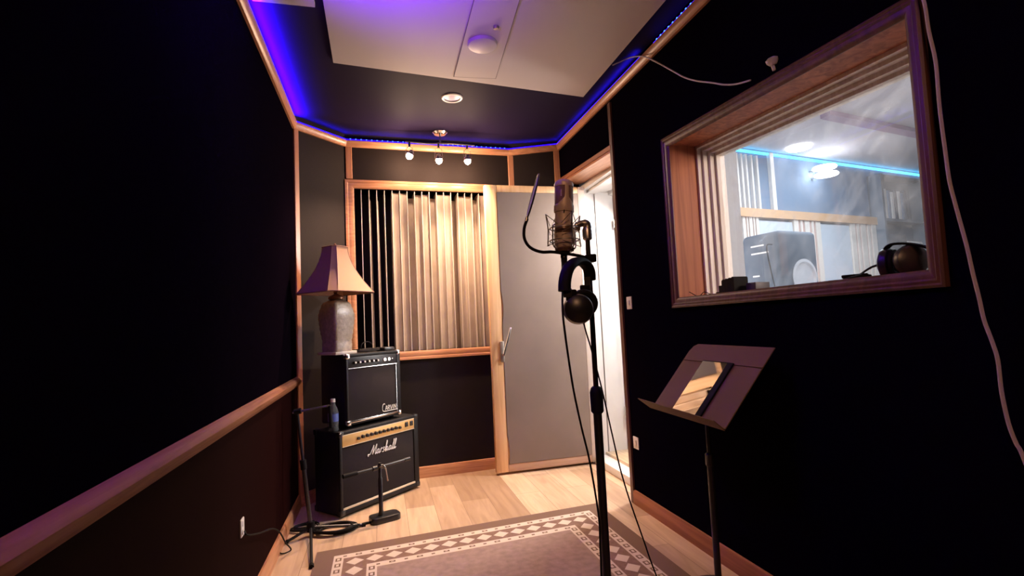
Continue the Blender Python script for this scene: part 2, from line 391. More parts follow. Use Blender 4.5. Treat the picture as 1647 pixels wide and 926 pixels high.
# ------------------------------------------------------------------ LED strips
def ledmat(n, c, s): return mat(n, (.02, .02, .05), .5, emit=c, es=s)
LB = ledmat('blue_led', (.015, .0, 1), 3.0); LV = ledmat('violet_led', (.06, .0, 1), 4.0); LCY = ledmat('led_dots', (.03, .12, 1), 6.0)
def strip(a, c, label, m, power, color, z0=ZT+.050, z1=ZT+.050, dots=0, tilt=3.0):
    d = (c-a).normalized(); n = Vector((d.y, -d.x, 0)); a = a+n*.016; c = c+n*.016
    t = thing('led_strip', label, 'light strip', (a.x, a.y, z0), 0, None)
    A = Vector((a.x, a.y, z0)); C = Vector((c.x, c.y, z1))
    b = MB().sweep([(-.006, 0), (.006, 0), (.006, .0035), (-.006, .0035)], A, C, n)
    b.build('tape', m, t, world=True)
    if dots:
        Ln = (C-A).length; k = int(Ln/.036)
        for i in range(1, k):
            p = A+(C-A)*(i/k)+n*.007; MB().obox(p+Vector((0, 0, .003)), d, n, (0, 0, 1), .004, .0015, .0025).build('diode', LCY, t, world=True, smooth=False)
    mid = (A+C)/2+n*.006+Vector((0, 0, .005)); Lx = (C-A).length
    l = area('strip_glow', mid, n+Vector((0, 0, tilt)), Lx, .006, power, color, math.radians(105))
    zax = -(n+Vector((0, 0, tilt))).normalized(); xax = d; yax = zax.cross(xax).normalized()
    mm = Matrix((xax, yax, zax)).transposed().to_4x4(); mm.translation = mid; l.matrix_world = mm
    return t
strip(Vector((XL, .2, 0)), LC0, 'long blue light strip above the crown trim of the left wall', LV, 110, (.04, .0, 1), tilt=1.7)
t = thing('led_strip', 'added violet light strip below the left wall trim, out of view, tinting the ceiling', 'light strip', (XL+.012, .75, 2.20))  # added strip and glow, unseen, to throw violet onto the white board
MB().box(-.006, 0, 0, 1.0, -.006, .006).build('tape', LV, t)
area('added_violet_glow', (XL+.03, 1.25, 2.205), (.45, .5, 1), .012, 1.0, P_VIOLET, (.16, .002, 1), math.radians(78))
strip(LC0, LC1, 'short blue light strip above the trim of the angled left corner', LB, .5, (.02, .01, 1))
strip(LC1, RC0, 'blue light strip above the trim of the back wall behind the track lamps', LB, .9, (.02, .01, 1), dots=1)
strip(RC0, RC1, 'short blue light strip above the trim of the angled right corner', LB, .4, (.02, .01, 1), ZT+.05, ZT+.068)
strip(RC1, Vector((XR, 2.36, 0)), 'blue light strip above the right wall trim, between corner and white cord', LB, 1.2, (.02, .01, 1), ZT+.068, ZT+.058)
strip(Vector((XR, 2.22, 0)), Vector((XR, .2, 0)), 'dotted blue light strip above the right wall trim, near the top edge', LB, 9, (.01, .30, 1), ZT+.056, ZT+.036, dots=1, tilt=1.4)

# ------------------------------------------------------------------ track light
TY = 3.62
ceil_m = thing('track_light', 'three-lamp track light with lit bulbs under the dark ceiling', 'light', (.45, TY, CE))
b = MB().lathe([(0, 0), (.055, 0), (.055, -.010), (.040, -.022), (0, -.024)], 28); b.build('canopy', CHROME, ceil_m)
MB().tube([(0, 0, -.02), (0, 0, -.085)], .007, 10).build('stem', CHROME, ceil_m)
MB().tube([(-.245, .0, -.085), (-.1, .012, -.087), (0, 0, -.088), (.1, -.012, -.089), (.25, 0, -.092)], .006, 8, smooth=6).build('bar', STEEL, ceil_m)
BULBM = mat('lit_bulb', (1, .9, .8), .3, emit=(1, .80, .55), es=60)
for px_, aim in ((659, (-.45, -.25, -1)), (706, (0, -.12, -1)), (752, (.10, -.10, -1))):
    bp_ = onY(px_, {659: 250, 706: 257, 752: 258}[px_], TY); L_ = bp_-Vector((.45, TY, CE)); ax = Vector(aim).normalized()
    top = Vector((L_.x, 0, -.088))
    MB().tube([top, top+Vector((0, 0, -.03))], .0075, 8).build('arm', BLACKM, ceil_m)
    h = MB()
    # wire yoke and socket
    for sgn in (-1, 1): h.tube([top+Vector((0, 0, -.03)), top+Vector((.022*sgn, 0, -.048)), L_+Vector((.028*sgn, 0, .01))], .0016, 6, smooth=4)
    h.lathe([(.008, 0), (.014, .004), (.014, .030), (.006, .034)], 16, L_-ax*.045, -ax*-1)
    hd = h.build('lamp_head', STEEL, ceil_m)
    MB().lathe([(.012, -.018), (.020, -.004), (.027, .010), (.030, .018), (.028, .018), (.0255, .010), (.018, -.004)], 20, L_-ax*.016, ax).build('reflector', CHROME, hd)
    MB().lathe([(0, -.014), (.017, -.006), (.0235, .006), (.019, .018), (.010, .026), (0, .028)], 18, L_-ax*.0+ax*.002, ax).build('bulb', BULBM, hd)
    for kind, en_ in (('POINT', P_TRACK*.07), ('SPOT', P_TRACK)):
        l = bpy.data.lights.new('track_lamp', kind); l.energy = en_; l.color = WARM; l.shadow_soft_size = .02
        if kind == 'SPOT': l.spot_size = math.radians(92); l.spot_blend = .9
        lo = bpy.data.objects.new('track_lamp', l); COL.objects.link(lo); lo.location = bp_+ax*.056
        lo.rotation_euler = Vector(aim).to_track_quat('-Z', 'Y').to_euler()

# ------------------------------------------------------------------ framed sound diffuser in the back wall
t = thing('sound_diffuser', 'tall well diffuser of vertical fins and blocks framed in pine on the back wall', 'diffuser', (DX0, yb(DX0), DZ0), TH)
DW, DHH = (DX1-DX0)/math.cos(TH), DZ1-DZ0
MB().box(0, DW, .165, .175, 0, DHH).box(-.006, 0, .0, .175, 0, DHH).box(DW, DW+.006, 0, .175, 0, DHH).box(0, DW, 0, .175, -.006, 0).box(0, DW, 0, .175, DHH, DHH+.006).build('case', DEEP, t, smooth=False)
NW = 18; sp = DW/NW
for i in range(1, NW):
    MB().box(i*sp-.0022, i*sp+.0022, .002, .165, .001, DHH-.001).build('fin', FIN, t, smooth=False)
dep = [None, None, 'L', 'L', None, .022, .025, .085, .04, .034, .08, .026, .028, .10, .04, .042, .085, .02]
for i, d in enumerate(dep):
    x0, x1 = i*sp+.0024, (i+1)*sp-.0024
    if d is None: continue
    if d == 'L':
        MB().hexa([(x0, .03, .001), (x0+.016, .05, .001), (x0+.016, .16, .001), (x0, .16, .001), (x0, .03, DHH-.06), (x0+.010, .05, DHH-.075), (x0+.010, .16, DHH-.075), (x0, .16, DHH-.06)]).build('block', WELL, t, smooth=False)
    else:
        MB().box(x0, x1, d, .164, .001, DHH-.004-d*.35, .002).build('block', WELL, t, smooth=False)
FP = [(0, 0), (.018, 0), (.018, .012), (.013, .020), (.015, .034), (.012, .048), (.005, .060), (0, .060)]
fr = MB()
def mitre(b, prof, O_, ux, uz, nrm, w, h):
    # picture frame: profile (out, across), 'across' measured inward from the outer edge
    cs = [(0, 0), (w, 0), (w, h), (0, h)]; inn = [(1, 1), (-1, 1), (-1, -1), (1, -1)]
    rings = []
    for (cx, cz), (ix, iz) in zip(cs, inn):
        rings.append([b.bm.verts.new(O_+ux*(cx+ix*a_)+uz*(cz+iz*a_)+nrm*o_) for o_, a_ in prof])
    n = len(prof)
    for k in range(4):
        A, B = rings[k], rings[(k+1) % 4]
        b._m([b.bm.faces.new((A[j], A[(j+1) % n], B[(j+1) % n], B[j])) for j in range(n)])
ux = cb; nb = Vector((ux.y, -ux.x, 0))
b = MB(); mitre(b, FP, Vector((DX0, yb(DX0), DZ0))-ux*.055-Vector((0, 0, .06)), ux, Vector((0, 0, 1)), nb, DW+.11, DHH+.125)
b.build('frame', TRIMX, t, world=False).matrix_parent_inverse = (Matrix.Translation(t.location) @ Matrix.Rotation(TH, 4, 'Z')).inverted()

# ------------------------------------------------------------------ door leaf standing open in front of the back wall
d1 = thing('door_1', 'open grey sheeted door in a pale pine frame, swung back against the corner', 'door', (1.535, 3.66, 0)); d1['kind'] = 'structure'
wx = .775; zt = 2.072
MB().box(-wx, 0, -.045, -.005, .018, zt).build('door_core', PALE, d1)
b = MB()
b.box(-wx-.002, -wx+.085, -.052, -.004, .016, zt+.002, .004).build('latch_stile', PALE, d1)
MB().box(-.055, -.0, -.052, -.004, .016, zt+.002, .004).build('hinge_stile', mat('cream_stile', (.62, .52, .45), .4), d1)
MB().box(-wx+.085, -.055, -.052, -.004, zt-.050, zt+.002, .004).build('top_rail', PALE, d1)
MB().box(-wx+.085, -.055, -.052, -.004, .016, .070, .004).build('bottom_rail', wood('pinkish_pine', (.50, .30, .2), (.62, .4, .28), .4, 'X'), d1)
b = MB()   # quilted grey sheet with a slightly wavy latch edge
N = 40; L0 = [(-wx+.085+.006*math.sin(i*.9)+.008*math.sin(i*.31+1), .072+(zt-.052-.072)*i/N) for i in range(N+1)]
L0 = [(min(max(x, -wx+.087), -wx+.11), z) for x, z in L0]
for i in range(N):
    (xa, za), (xb, zb_) = L0[i], L0[i+1]
    b.hexa([(xa, -.056, za), (-.058, -.054, za), (-.058, -.045, za), (xa, -.045, za), (xb, -.056, zb_), (-.058, -.054, zb_), (-.058, -.045, zb_), (xb, -.045, zb_)])
bmesh.ops.remove_doubles(b.bm, verts=b.bm.verts, dist=1e-5)
b.build('grey_sheet', GREYP, d1)
hdl = MB().obox((-.700, -.058, .86), (1, 0, 0), (0, 1, 0), (0, 0, 1), .014, .005, .075, .004).build('handle_plate', STEEL, d1)
MB().tube([(-.700, -.058, .84), (-.700, -.095, .84), (-.694, -.100, .855), (-.655, -.102, .98), (-.640, -.100, 1.03)], [.009, .009, .009, .008, .007], 10, smooth=4).build('lever', CHROME, hdl)
# white jamb, head and sill of the doorway, inner white door edge beyond it
b = MB()
b.box(1.538, 1.575, 3.655, 3.69, 0, 2.10).box(1.578, 1.64, 3.676, 3.72, 0, 2.09).box(1.645, 1.70, 3.664, 3.72, 0, 2.09)
b.box(1.705, 1.80, 3.678, 3.72, 0, 2.09).box(1.805, 1.845, 3.655, 3.72, 0, 2.09).box(1.85, 2.02, 3.668, 3.72, 0, 2.09)
struct(b.build('trim_14', WHITEF, smooth=False))
b = MB()
b.box(1.538, 1.575, DY0-.03, 3.655, 2.060, 2.10).box(1.578, 1.66, DY0-.03, 3.676, 2.040, 2.09).box(1.665, 1.76, DY0-.03, 3.68, 2.055, 2.09).box(1.765, 2.02, DY0-.03, 3.70, 2.03, 2.09)
struct(b.build('trim_15', WHITEF, smooth=False))
struct(MB().box(1.538, 2.02, DY0-.15, DY0-.02, 0, 2.09).build('trim_16', WHITEF, smooth=False))
b = MB().box(1.50, 1.545, DY0-.02, 3.66, 0, .052, .004).box(1.545, 1.62, DY0-.02, 3.676, 0, .040)
struct(b.build('trim_17', WHITEF))
struct(MB().box(1.62, 2.02, DY0-.02, 3.68, 0, .062, .004).build('trim_18', wood('threshold_oak', (.5, .36, .22), (.66, .5, .33), .4, 'Y')))
struct(MB().box(1.75, 2.02, 3.0, 3.1, .062, .075).build('trim_19', STEEL))
for z_, lb in ((.56, 'lower'), (1.55, 'upper')):
    hg = onX(1007, 660, 1.80) if z_ < 1 else onX(989, 360, 1.80)
    o = MB().box(hg.x-.018, hg.x+.018, 3.640, 3.655, hg.z-.035, hg.z+.035, .003).build('hinge', STEEL)
    tag(o, '%s grey steel hinge plate on the white doorway jamb' % lb, 'hinge')

# ------------------------------------------------------------------ window in the right wall
w1 = thing('window_1', 'large control room window in a deep brown reveal with glass', 'window', (XR, 1.6, 1.1)); w1['kind'] = 'structure'
WI = lambda o: setattr(o, 'matrix_parent_inverse', Matrix.Translation(w1.location).inverted())
# outer moulding (top edge falls a little towards the camera end)
def quadframe(b, prof, cor, nrm):
    cen = sum(cor, Vector())/4; rings = []
    for i in range(4):
        p = cor[i]; e1 = (cor[(i+1) % 4]-p).normalized(); e0 = (cor[i-1]-p).normalized()
        dg = (e0+e1)/ (e0.cross(e1).length or 1)
        rings.append([b.bm.verts.new(p+dg*a_+nrm*o_) for o_, a_ in prof])
    n = len(prof)
    for k in range(4):
        A, B = rings[k], rings[(k+1) % 4]
        b._m([b.bm.faces.new((A[j], A[(j+1) % n], B[(j+1) % n], B[j])) for j in range(n)])
cor = [Vector((XR, 2.224, 1.094)), Vector((XR, 2.222, 1.928)), Vector((XR, .965, 1.862)), Vector((XR, .973, 1.094))]
MPR = [(0, 0), (.016, 0), (.020, .006), (.016, .011), (.018, .018), (.013, .024), (.014, .032), (.009, .042), (.003, .048), (0, .048)]
b = MB(); quadframe(b, MPR, cor, Vector((-1, 0, 0))); o = b.build('outer_moulding', DARKTRIMZ, w1); WI(o)
ins = []
for i in range(4):
    p = cor[i]; e1 = (cor[(i+1) % 4]-p).normalized(); e0 = (cor[i-1]-p).normalized(); ins.append(p+(e0+e1)/e0.cross(e1).length*.040)
X1 = 1.565
def ring(b, A, xa, B, xb):
    for k in range(4):
        j = (k+1) % 4
        b.poly([(xa, A[k].y, A[k].z), (xa, A[j].y, A[j].z), (xb, B[j].y, B[j].z), (xb, B[k].y, B[k].z)])
def inset(A, d):
    out = []
    for i in range(4):
        p = A[i]; e1 = (A[(i+1) % 4]-p).normalized(); e0 = (A[i-1]-p).normalized(); out.append(p+(e0+e1)/e0.cross(e1).length*d)
    return out
def solidring(b, A, xa, xb, th):
    B = inset(A, -th)
    ring(b, A, xa, A, xb); ring(b, B, xa, B, xb); ring(b, A, xa, B, xa); ring(b, A, xb, B, xb)
b = MB(); solidring(b, ins, XR-.002, X1, .012); bmesh.ops.remove_doubles(b.bm, verts=b.bm.verts, dist=1e-5)
o = b.build('reveal', BROWN, w1, smooth=False); WI(o)
b = MB(); prev = ins
for d_in, xa, xb in ((.014, X1-.035, X1), (.028, X1-.012, X1+.02), (.044, X1+.015, X1+.045), (.058, X1+.040, X1+.085)):
    cur = inset(ins, d_in)
    for i_ in (0, 3): cur[i_].z = ins[i_].z+.002+d_in*.12
    solidring(b, cur, xa, xb, .02)
bmesh.ops.remove_doubles(b.bm, verts=b.bm.verts, dist=1e-5)
o = b.build('inner_frame', CREAMF, w1, smooth=False); WI(o)
gi = inset(ins, .050); gi[0].z = gi[3].z = ins[0].z+.004; XG = X1+.060
b = MB(); b.poly([(XG, p.y, p.z) for p in gi]); o = b.build('glass', GLASS, w1, smooth=False); WI(o)
o = MB().box(X1+.1, 1.80, .9, 2.25, 1.06, 1.118).build('far_sill', CREAMFY, w1, smooth=False); WI(o)
# control-room side wall around the opening
b = MB().box(1.66, 1.78, -1.9, .98, 0, 2.5).box(1.66, 1.78, .98, 2.2, 0, 1.10).box(1.66, 1.78, .98, 2.2, 1.96, 2.5).box(1.66, 1.78, 2.2, DY0-.15, 0, 2.5).box(1.66, 2.02, DY0-.15, 3.68, 2.09, 2.5)
struct(b.build('wall_control_room_side', mat('control_wall', (.3, .32, .36), .7), smooth=False))

# ------------------------------------------------------------------ control room seen through the glass
CA = Vector((2.722, 3.382, 0)); CD = Vector((.98374, .17958, 0)); CN = Vector((.17958, -.98374, 0))
def cw(s_, z, off=0): q_ = CA+CD*s_+CN*off; return Vector((q_.x, q_.y, z))
def cbox(b, s0, s1, z0, z1, o0, o1): return b.hexa([cw(s0, z0, o0), cw(s1, z0, o0), cw(s1, z0, o1), cw(s0, z0, o1), cw(s0, z1, o0), cw(s1, z1, o0), cw(s1, z1, o1), cw(s0, z1, o1)])
CG = mat('control_room_grey_blue', (.15, .22, .33), .8); CEI = mat('control_room_ceiling', (.60, .56, .60), .7)
struct(cbox(MB(), -.80, 3.9, 0, 2.6, -.12, 0).build('wall_control_room_far', CG, smooth=False))
struct(MB().box(1.66, 6.6, -1.9, 5.0, 2.36, 2.46).build('ceiling_control_room', CEI, smooth=False))
struct(MB().box(6.4, 6.55, -1.9, 4.6, 0, 2.4).build('wall_control_room_end', CG, smooth=False))
struct(MB().box(1.66, 6.5, -1.95, -1.85, 0, 2.4).build('wall_control_room_near', CG, smooth=False))
struct(cbox(MB(), -.1, 1.70, 1.795, 1.862, 0, .06).build('trim_20', mat('pine_rail_bright', (.60, .36, .20), .4)))
STRP = [mat('cream_slat', (.72, .66, .60), .5), mat('rose_slat', (.40, .13, .11), .5)]
for n_, (s0, s1, lb) in enumerate(((-.02, .155, 'left striped slat panel under the pine rail in the control room'), (.56, .886, 'middle striped slat panel above the monitor speaker'), (1.293, 1.651, 'right striped slat panel behind the headphones on the sill'))):
    b = MB(); N = 9; edges = [0, .16, .24, .31, .39, .60, .68, .76, .84, 1.0]
    for k in range(9):
        b.m(1 if k in (1, 3, 5, 7) else 0); wS = s1-s0
        e = [0, .17, .25, .33, .41, .59, .67, .75, .83, 1.0]
        cbox(b, s0+wS*e[k], s0+wS*e[k+1], .7, 1.795, .0, .045 if k % 2 == 0 else .03)
    o = b.build('slat_panel', STRP, smooth=False); tag(o, lb, 'wall panel', None)
for s0, s1, lb in ((.165, .55, 'pale blue fabric wall panel behind the monitor speaker'), (.896, 1.283, 'pale blue fabric wall panel right of the monitor speaker')):
    o = cbox(MB(), s0, s1, .7, 1.775, .0, .035).build('fabric_panel', mat('pale_blue_fabric', (.52, .57, .64), .9, bump=.2), smooth=False); tag(o, lb, 'wall panel')
o = cbox(MB(), .36, .40, 1.865, 2.34, 0, .03).build('batten', WHITEF, smooth=False); tag(o, 'pale upright batten on the blue control room wall above the rail', 'batten')
for k, s_ in enumerate((-.02, .03, .08, .14, .2)):
    o = cbox(MB(), s_, s_+.018, 1.865, 2.30, 0, .03).build('wall_slat', WHITEF, smooth=False)
    tag(o, 'thin pale upright slat at the left end of the control room wall', 'slat', 'thin slats left of the batten')
b = cbox(MB(), -.4, 3.2, 2.325, 2.340, .0, .02); o = b.build('led_strip', ledmat('cyan_led', (.05, .55, 1), 4), smooth=False); tag(o, 'cyan light strip where control room wall meets its ceiling', 'light strip')
o = MB().hexa([(2.9, 2.66, 2.33), (4.9, 3.05, 2.33), (4.9, 3.13, 2.33), (2.9, 2.74, 2.33), (2.9, 2.66, 2.36), (4.9, 3.05, 2.36), (4.9, 3.13, 2.36), (2.9, 2.74, 2.36)]).build('trim_21', mat('mauve_batten', (.35, .22, .34), .6), smooth=False); struct(o)
DISC = mat('lit_disc', (1, 1, 1), .4, emit=(.95, .97, 1), es=9)
for (px_, py_, z_, lb) in ((1285, 238, 2.350, 'round lit ceiling lamp seen highest through the window'), (1326, 270, 2.20, 'upper of two overlapping glowing discs shaping a lamp reflection in the window'), (1329, 281, 2.15, 'lower of two overlapping glowing discs shaping a lamp reflection in the window')):
    p = onZ(px_, py_, z_)
    if z_ < 2.3: p = onpl(px_, py_, CN, CN.dot(CA)+.13)  # lower two discs stand for lamp reflections in the glass, bracket added
    t = thing('ceiling_lamp' if z_ > 2.3 else 'lamp_reflection', lb, 'light', p)
    MB().lathe([(0, -.008), (.085, -.008), (.092, 0), (.085, .012), (0, .012)], 28).build('diffuser', DISC, t)
    if z_ < 2.3: MB().obox(-CN*.11, CD, CN, (0, 0, 1), .012, .022, .005).build('bracket', STEEL, t)
# monitor speaker on desk
DESKM = mat('desk_laminate', (.45, .47, .5), .4)
sp0 = thing('monitor_speaker', 'large grey monitor speaker standing on the control room desk', 'speaker', (2.60, 2.74, 1.10), math.atan2(.17958, .98374))
SPG = mat('speaker_grey', (.06, .08, .11), .6, spec=.2)
MB().box(-.13, .23, -.0, .30, 0, .475, .035, 4).build('cabinet', SPG, sp0)
b = MB().lathe([(.115, 0), (.118, -.008), (.100, -.010), (.085, .002), (.04, .02), (.025, .012), (0, .006)], 36, (.07, -.002, .17), (0, 1, 0)); b.build('woofer', mat('cone', (.4, .42, .46), .4), sp0)
for zz, w_ in ((.39, .10), (.34, .13), (.19, .05), (.13, .05)):
    MB().box(-.133, -.1295, .22-w_, .22, zz, zz+.009).build('panel_mark', LETTER, sp0, smooth=False)
o = MB().tube([(2.36, 2.66, 1.47), (2.32, 2.66, 1.46), (2.33, 2.66, 1.35), (2.37, 2.66, 1.13)], .004, 6, smooth=5).build('speaker_cable', RUBBER); tag(o, 'thin dark cable hanging beside the monitor speaker', 'cable')
o = MB().hexa([(2.05, 2.40, 1.06), (4.3, 2.75, 1.06), (4.3, 3.30, 1.06), (2.05, 2.98, 1.06), (2.05, 2.40, 1.10), (4.3, 2.75, 1.10), (4.3, 3.30, 1.10), (2.05, 2.98, 1.10)])
o.box(2.2, 2.3, 2.6, 2.75, 0, 1.06).box(4.1, 4.2, 2.9, 3.05, 0, 1.06)
o = o.build('studio_desk', DESKM, smooth=False); tag(o, 'pale console desk shelf under the monitor speaker', 'desk')
# shelving with binders
sh = thing('shelving', 'dark blue shelving at the right end of the control room', 'shelf', cw(1.655, 0), math.atan2(.17958, .98374))
SHM = mat('shelf_blue', (.09, .13, .18), .6)
b = MB().box(0, .03, -.12, 0, 0, 2.25).box(1.25, 1.28, -.12, 0, 0, 2.25).box(.62, .65, -.12, 0, 0, 2.25).box(0, 1.28, -.015, -.003, 0, 2.25); b.build('carcass', SHM, sh, smooth=False)
for z_ in (.6, 1.0, 1.38, 1.82, 2.22): MB().box(.03, 1.25, -.115, -.015, z_, z_+.025).build('shelf', SHM, sh, smooth=False)
for k in range(7):
    m_ = (WHITEF, CG, WHITEF, SPG, WHITEF, CG, SPG)[k]; q_ = cw(1.715+k*.052, 1.846, .068)
    o = MB().box(-.02, .02, -.045, .045, 0, .27-.012*(k % 3), .003).build('binder', m_); o.location = q_; o.rotation_euler = (0, 0, math.atan2(.17958, .98374))
    tag(o, ('white binder at the left end of the binder row on the dark shelving', 'grey blue binder between the first two white binders', 'second white binder from the left on the dark shelving',
            'dark grey binder right of the second white binder', 'third white binder from the left on the dark shelving', 'grey blue binder right of the third white binder', 'dark grey binder at the right end of the binder row')[k], 'binder', 'binders on the control room shelf')
for k in range(2):
    q_ = cw(1.70+k*.40-(.0 if k == 0 else .1), 1.406, .068)
    o = MB().box(0, (.28, .23)[k], -.045, .045, 0, (.3, .24)[k], .01).build('storage_box', (SPG, WHITEF)[k]); o.location = q_; o.rotation_euler = (0, 0, math.atan2(.17958, .98374))
    tag(o, ('dark storage box on the shelf below the binders', 'white storage box on the shelf right of the dark box')[k], 'box')

# ------------------------------------------------------------------ rug
RC = [Vector((-.326, .45, 0)), Vector((1.205, .55, 0)), Vector((1.172, 2.835, 0)), Vector((-.326, 2.714, 0))]
RUGD = mat('taupe_pile', (.20, .122, .092), .95, bump=.6, bscale=500, var=.12, vscale=60, spec=.05); RUGL = mat('cream_pile', (.55, .44, .36), .95, bump=.6, bscale=500, spec=.05)
RUGE = mat('rug_border_pile', (.16, .10, .07), .95, bump=.5, bscale=500, spec=.05); RUGF = mat('rug_field_pile', (.27, .185, .155), .95, bump=.6, bscale=400, var=.15, vscale=30, spec=.05)
RW, RH = 1.50, 2.27
def rp(u, v, z):
    a_, b_ = u/RW, v/RH     # v measured from the near end
    p = RC[0]*(1-a_)*(1-b_)+RC[1]*a_*(1-b_)+RC[2]*a_*b_+RC[3]*(1-a_)*b_; return (p.x, p.y, z)
b = MB(); Z0 = .006
b.m(0).hexa([rp(0, 0, 0), rp(RW, 0, 0), rp(RW, RH, 0), rp(0, RH, 0), rp(0, 0, Z0), rp(RW, 0, Z0), rp(RW, RH, Z0), rp(0, RH, Z0)])
def rquad(u0, v0, u1, v1, z, mi): b.m(mi).poly([rp(u0, v0, z), rp(u1, v0, z), rp(u1, v1, z), rp(u0, v1, z)])
def rframe(d0, d1, z, mi):
    rquad(d0, d0, RW-d0, d1, z, mi); rquad(d0, RH-d1, RW-d0, RH-d0, z, mi); rquad(d0, d1, d1, RH-d1, z, mi); rquad(RW-d1, d1, RW-d0, RH-d1, z, mi)
z1_, z2_ = Z0+.0006, Z0+.0012
E0, E1, E2, E3 = .085, .130, .235, .280
rframe(E0, E1, z1_, 1); rframe(E1, E2, z1_, 2); rframe(E2, E3, z1_, 1); rquad(E3, E3, RW-E3, RH-E3, z1_, 3)
def dashes(d):       # dark tokens inside a cream band, all round
    m0 = d+.0225; st = .060
    for along, (lo, hi) in (('u', (d+.05, RW-d-.05)), ('v', (d+.05, RH-d-.05))):
        n = int((hi-lo)/st)
        for k in range(n+1):
            c = lo+(hi-lo)*k/n
            for side in (0, 1):
                if along == 'u':
                    v = m0 if side == 0 else RH-m0; hw, hh = (.014, .008) if k % 2 else (.008, .006)
                    rquad(c-hw, v-hh, c+hw, v+hh, z2_, 0)
                    if k % 2: rquad(c-.006, v-.003, c+.006, v+.003, z2_+.0004, 1)
                else:
                    u = m0 if side == 0 else RW-m0
                    rquad(u-.013, c-.017, u+.013, c+.017, z2_, 0); rquad(u-.006, c-.010, u+.006, c+.010, z2_+.0004, 1)
dashes(E0); dashes(E2)
def diamond(u, v, hu, hv):
    b.m(1).poly([rp(u-hu, v, z2_), rp(u, v-hv, z2_), rp(u+hu, v, z2_), rp(u, v+hv, z2_)])
mc = (E1+E2)/2
n = 13
for k in range(n+1):
    u = mc+(RW-2*mc)*k/n
    diamond(u, mc, .040, .036); diamond(u, RH-mc, .040, .036)
n = 20
for k in range(1, n):
    v = mc+(RH-2*mc)*k/n
    diamond(mc, v, .038, .042); diamond(RW-mc, v, .038, .042)
o = b.build('area_rug', [RUGE, RUGL, RUGD, RUGF], smooth=False); tag(o, 'taupe rug with a cream diamond and dash border on the wood floor', 'rug')

# ------------------------------------------------------------------ lettering as single strokes
def strokes(b, lines, ox, oz, sx, sz, r, y=-.004, shear=0):
    for ln in lines:
        b.tube([(ox+(x+shear*z)*sx, y, oz+z*sz) for x, z in ln], r, 6, smooth=5)
A_ = lambda x: [[(x+.55, .75), (x+.35, .95), (x+.1, .75), (x+.0, .35), (x+.15, .03), (x+.4, .2), (x+.6, .9)], [(x+.6, .95), (x+.55, .25), (x+.72, .03), (x+.95, .3)]]
L_ = lambda x, h=2.1: [[(x, .3), (x+.3, 1.1), (x+.42, h), (x+.25, h+.05), (x+.15, 1.0), (x+.2, .1), (x+.38, .02), (x+.6, .35)]]
MARSH = [[(-.6, .05), (-.75, -.05), (-.85, .1), (-.7, .3), (-.35, .25), (0, .9), (.35, 1.9), (.42, 2.0), (.4, 1.2), (.38, .1)], [(.38, .1), (.85, 1.3), (1.2, 2.15), (1.15, 1.2), (1.1, .25), (1.2, .02), (1.45, .3)]]
MARSH += A_(1.5)+[[(2.5, .05), (2.52, .5), (2.55, .95)], [(2.54, .6), (2.7, .9), (2.9, .95)]]+[[(3.6, .85), (3.4, .98), (3.2, .8), (3.3, .55), (3.5, .4), (3.45, .1), (3.2, .02), (3.05, .15)]]
MARSH += L_(3.7, 2.2)+[[(4.0, .1), (4.1, .7), (4.3, .95), (4.45, .7), (4.45, .15), (4.6, .02), (4.8, .3)]]+A_(4.85)+L_(5.75)+L_(6.3)

# ------------------------------------------------------------------ Lower amplifier
AA = math.radians(41.68); A0 = (-.249, 3.147, 0)
am = thing('guitar_amplifier', 'large black combo amplifier with gold control panel, standing on the floor', 'amplifier', A0, AA)
AW, AH, AD = .630, .480, .235
b = MB().box(0, AW, .012, AD, .012, AH, .012, 3)
b.box(0, AW, -.004, .02, .012, .040, .006).box(0, AW, -.004, .02, AH-.022, AH, .006).box(0, .020, -.004, .02, .012, AH, .006).box(AW-.042, AW, -.004, .02, .012, AH, .006)
b.build('cabinet', BLACK, am)
MB().box(.018, AW-.040, .004, .014, .055, .392, .003).build('grille', GRILLE, am)
MB().box(.018, AW-.040, -.006, .010, .395, .458, .002).build('control_panel', GOLD, am)
b = MB().box(.018, AW-.04, -.004, .008, .040, .052, .003); b.build('bottom_piping', PIPING, am)
b = MB().box(.018, AW-.04, -.007, .0, .3925, .396).box(.018, AW-.04, -.007, .0, .457, .461); b.build('panel_piping', PIPING, am)
for k in range(11):
    x = .130+k*.033
    if k in (0, 10): MB().lathe([(0, -.012), (.008, -.012), (.009, -.006), (.009, 0)], 14, (x, -.006, .424), (0, -1, 0) if 0 else (0, 1, 0)).build('jack_socket', BLACKM, am)
    else: MB().lathe([(0, -.016), (.0085, -.015), (.0105, -.003), (.0115, 0)], 14, (x, -.006, .428), (0, 1, 0)).build('knob', BLACKM, am)
for x in (.508, .552): MB().box(x, x+.025, -.011, -.004, .418, .448, .002).build('rocker_switch', BLACKM, am)
b = MB(); strokes(b, MARSH, .225, .303, .0290, .0262, .0030, -.002, .22); b.build('script_lettering', LETTER, am)
for x0 in (0, AW-.03):
    for z0 in (.012, AH-.03):
        for y0 in (-.006, AD-.028):
            MB().box(x0-.003, x0+.033, y0, y0+.034, z0-.003, z0+.033, .008, 2).build('corner_protector', CHROME if z0 > .1 and y0 < 0 and False else BLACKM, am)
for x0 in (.06, AW-.06):
    for y0 in (.05, AD-.05): MB().lathe([(.018, 0), (.018, .013)], 14, (x0, y0, 0)).build('foot', RUBBER, am)
MB().tube([(.22, AD*.5, AH), (.23, AD*.5, AH+.006), (.40, AD*.5, AH+.006), (.41, AD*.5, AH)], .006, 8, smooth=3).build('handle', RUBBER, am)
MB().lathe([(0, -.004), (.006, -.003), (.007, 0)], 12, (.004, -.004, AH-.004), (0, 1, 0)).build('corner_stud', CHROME, am)
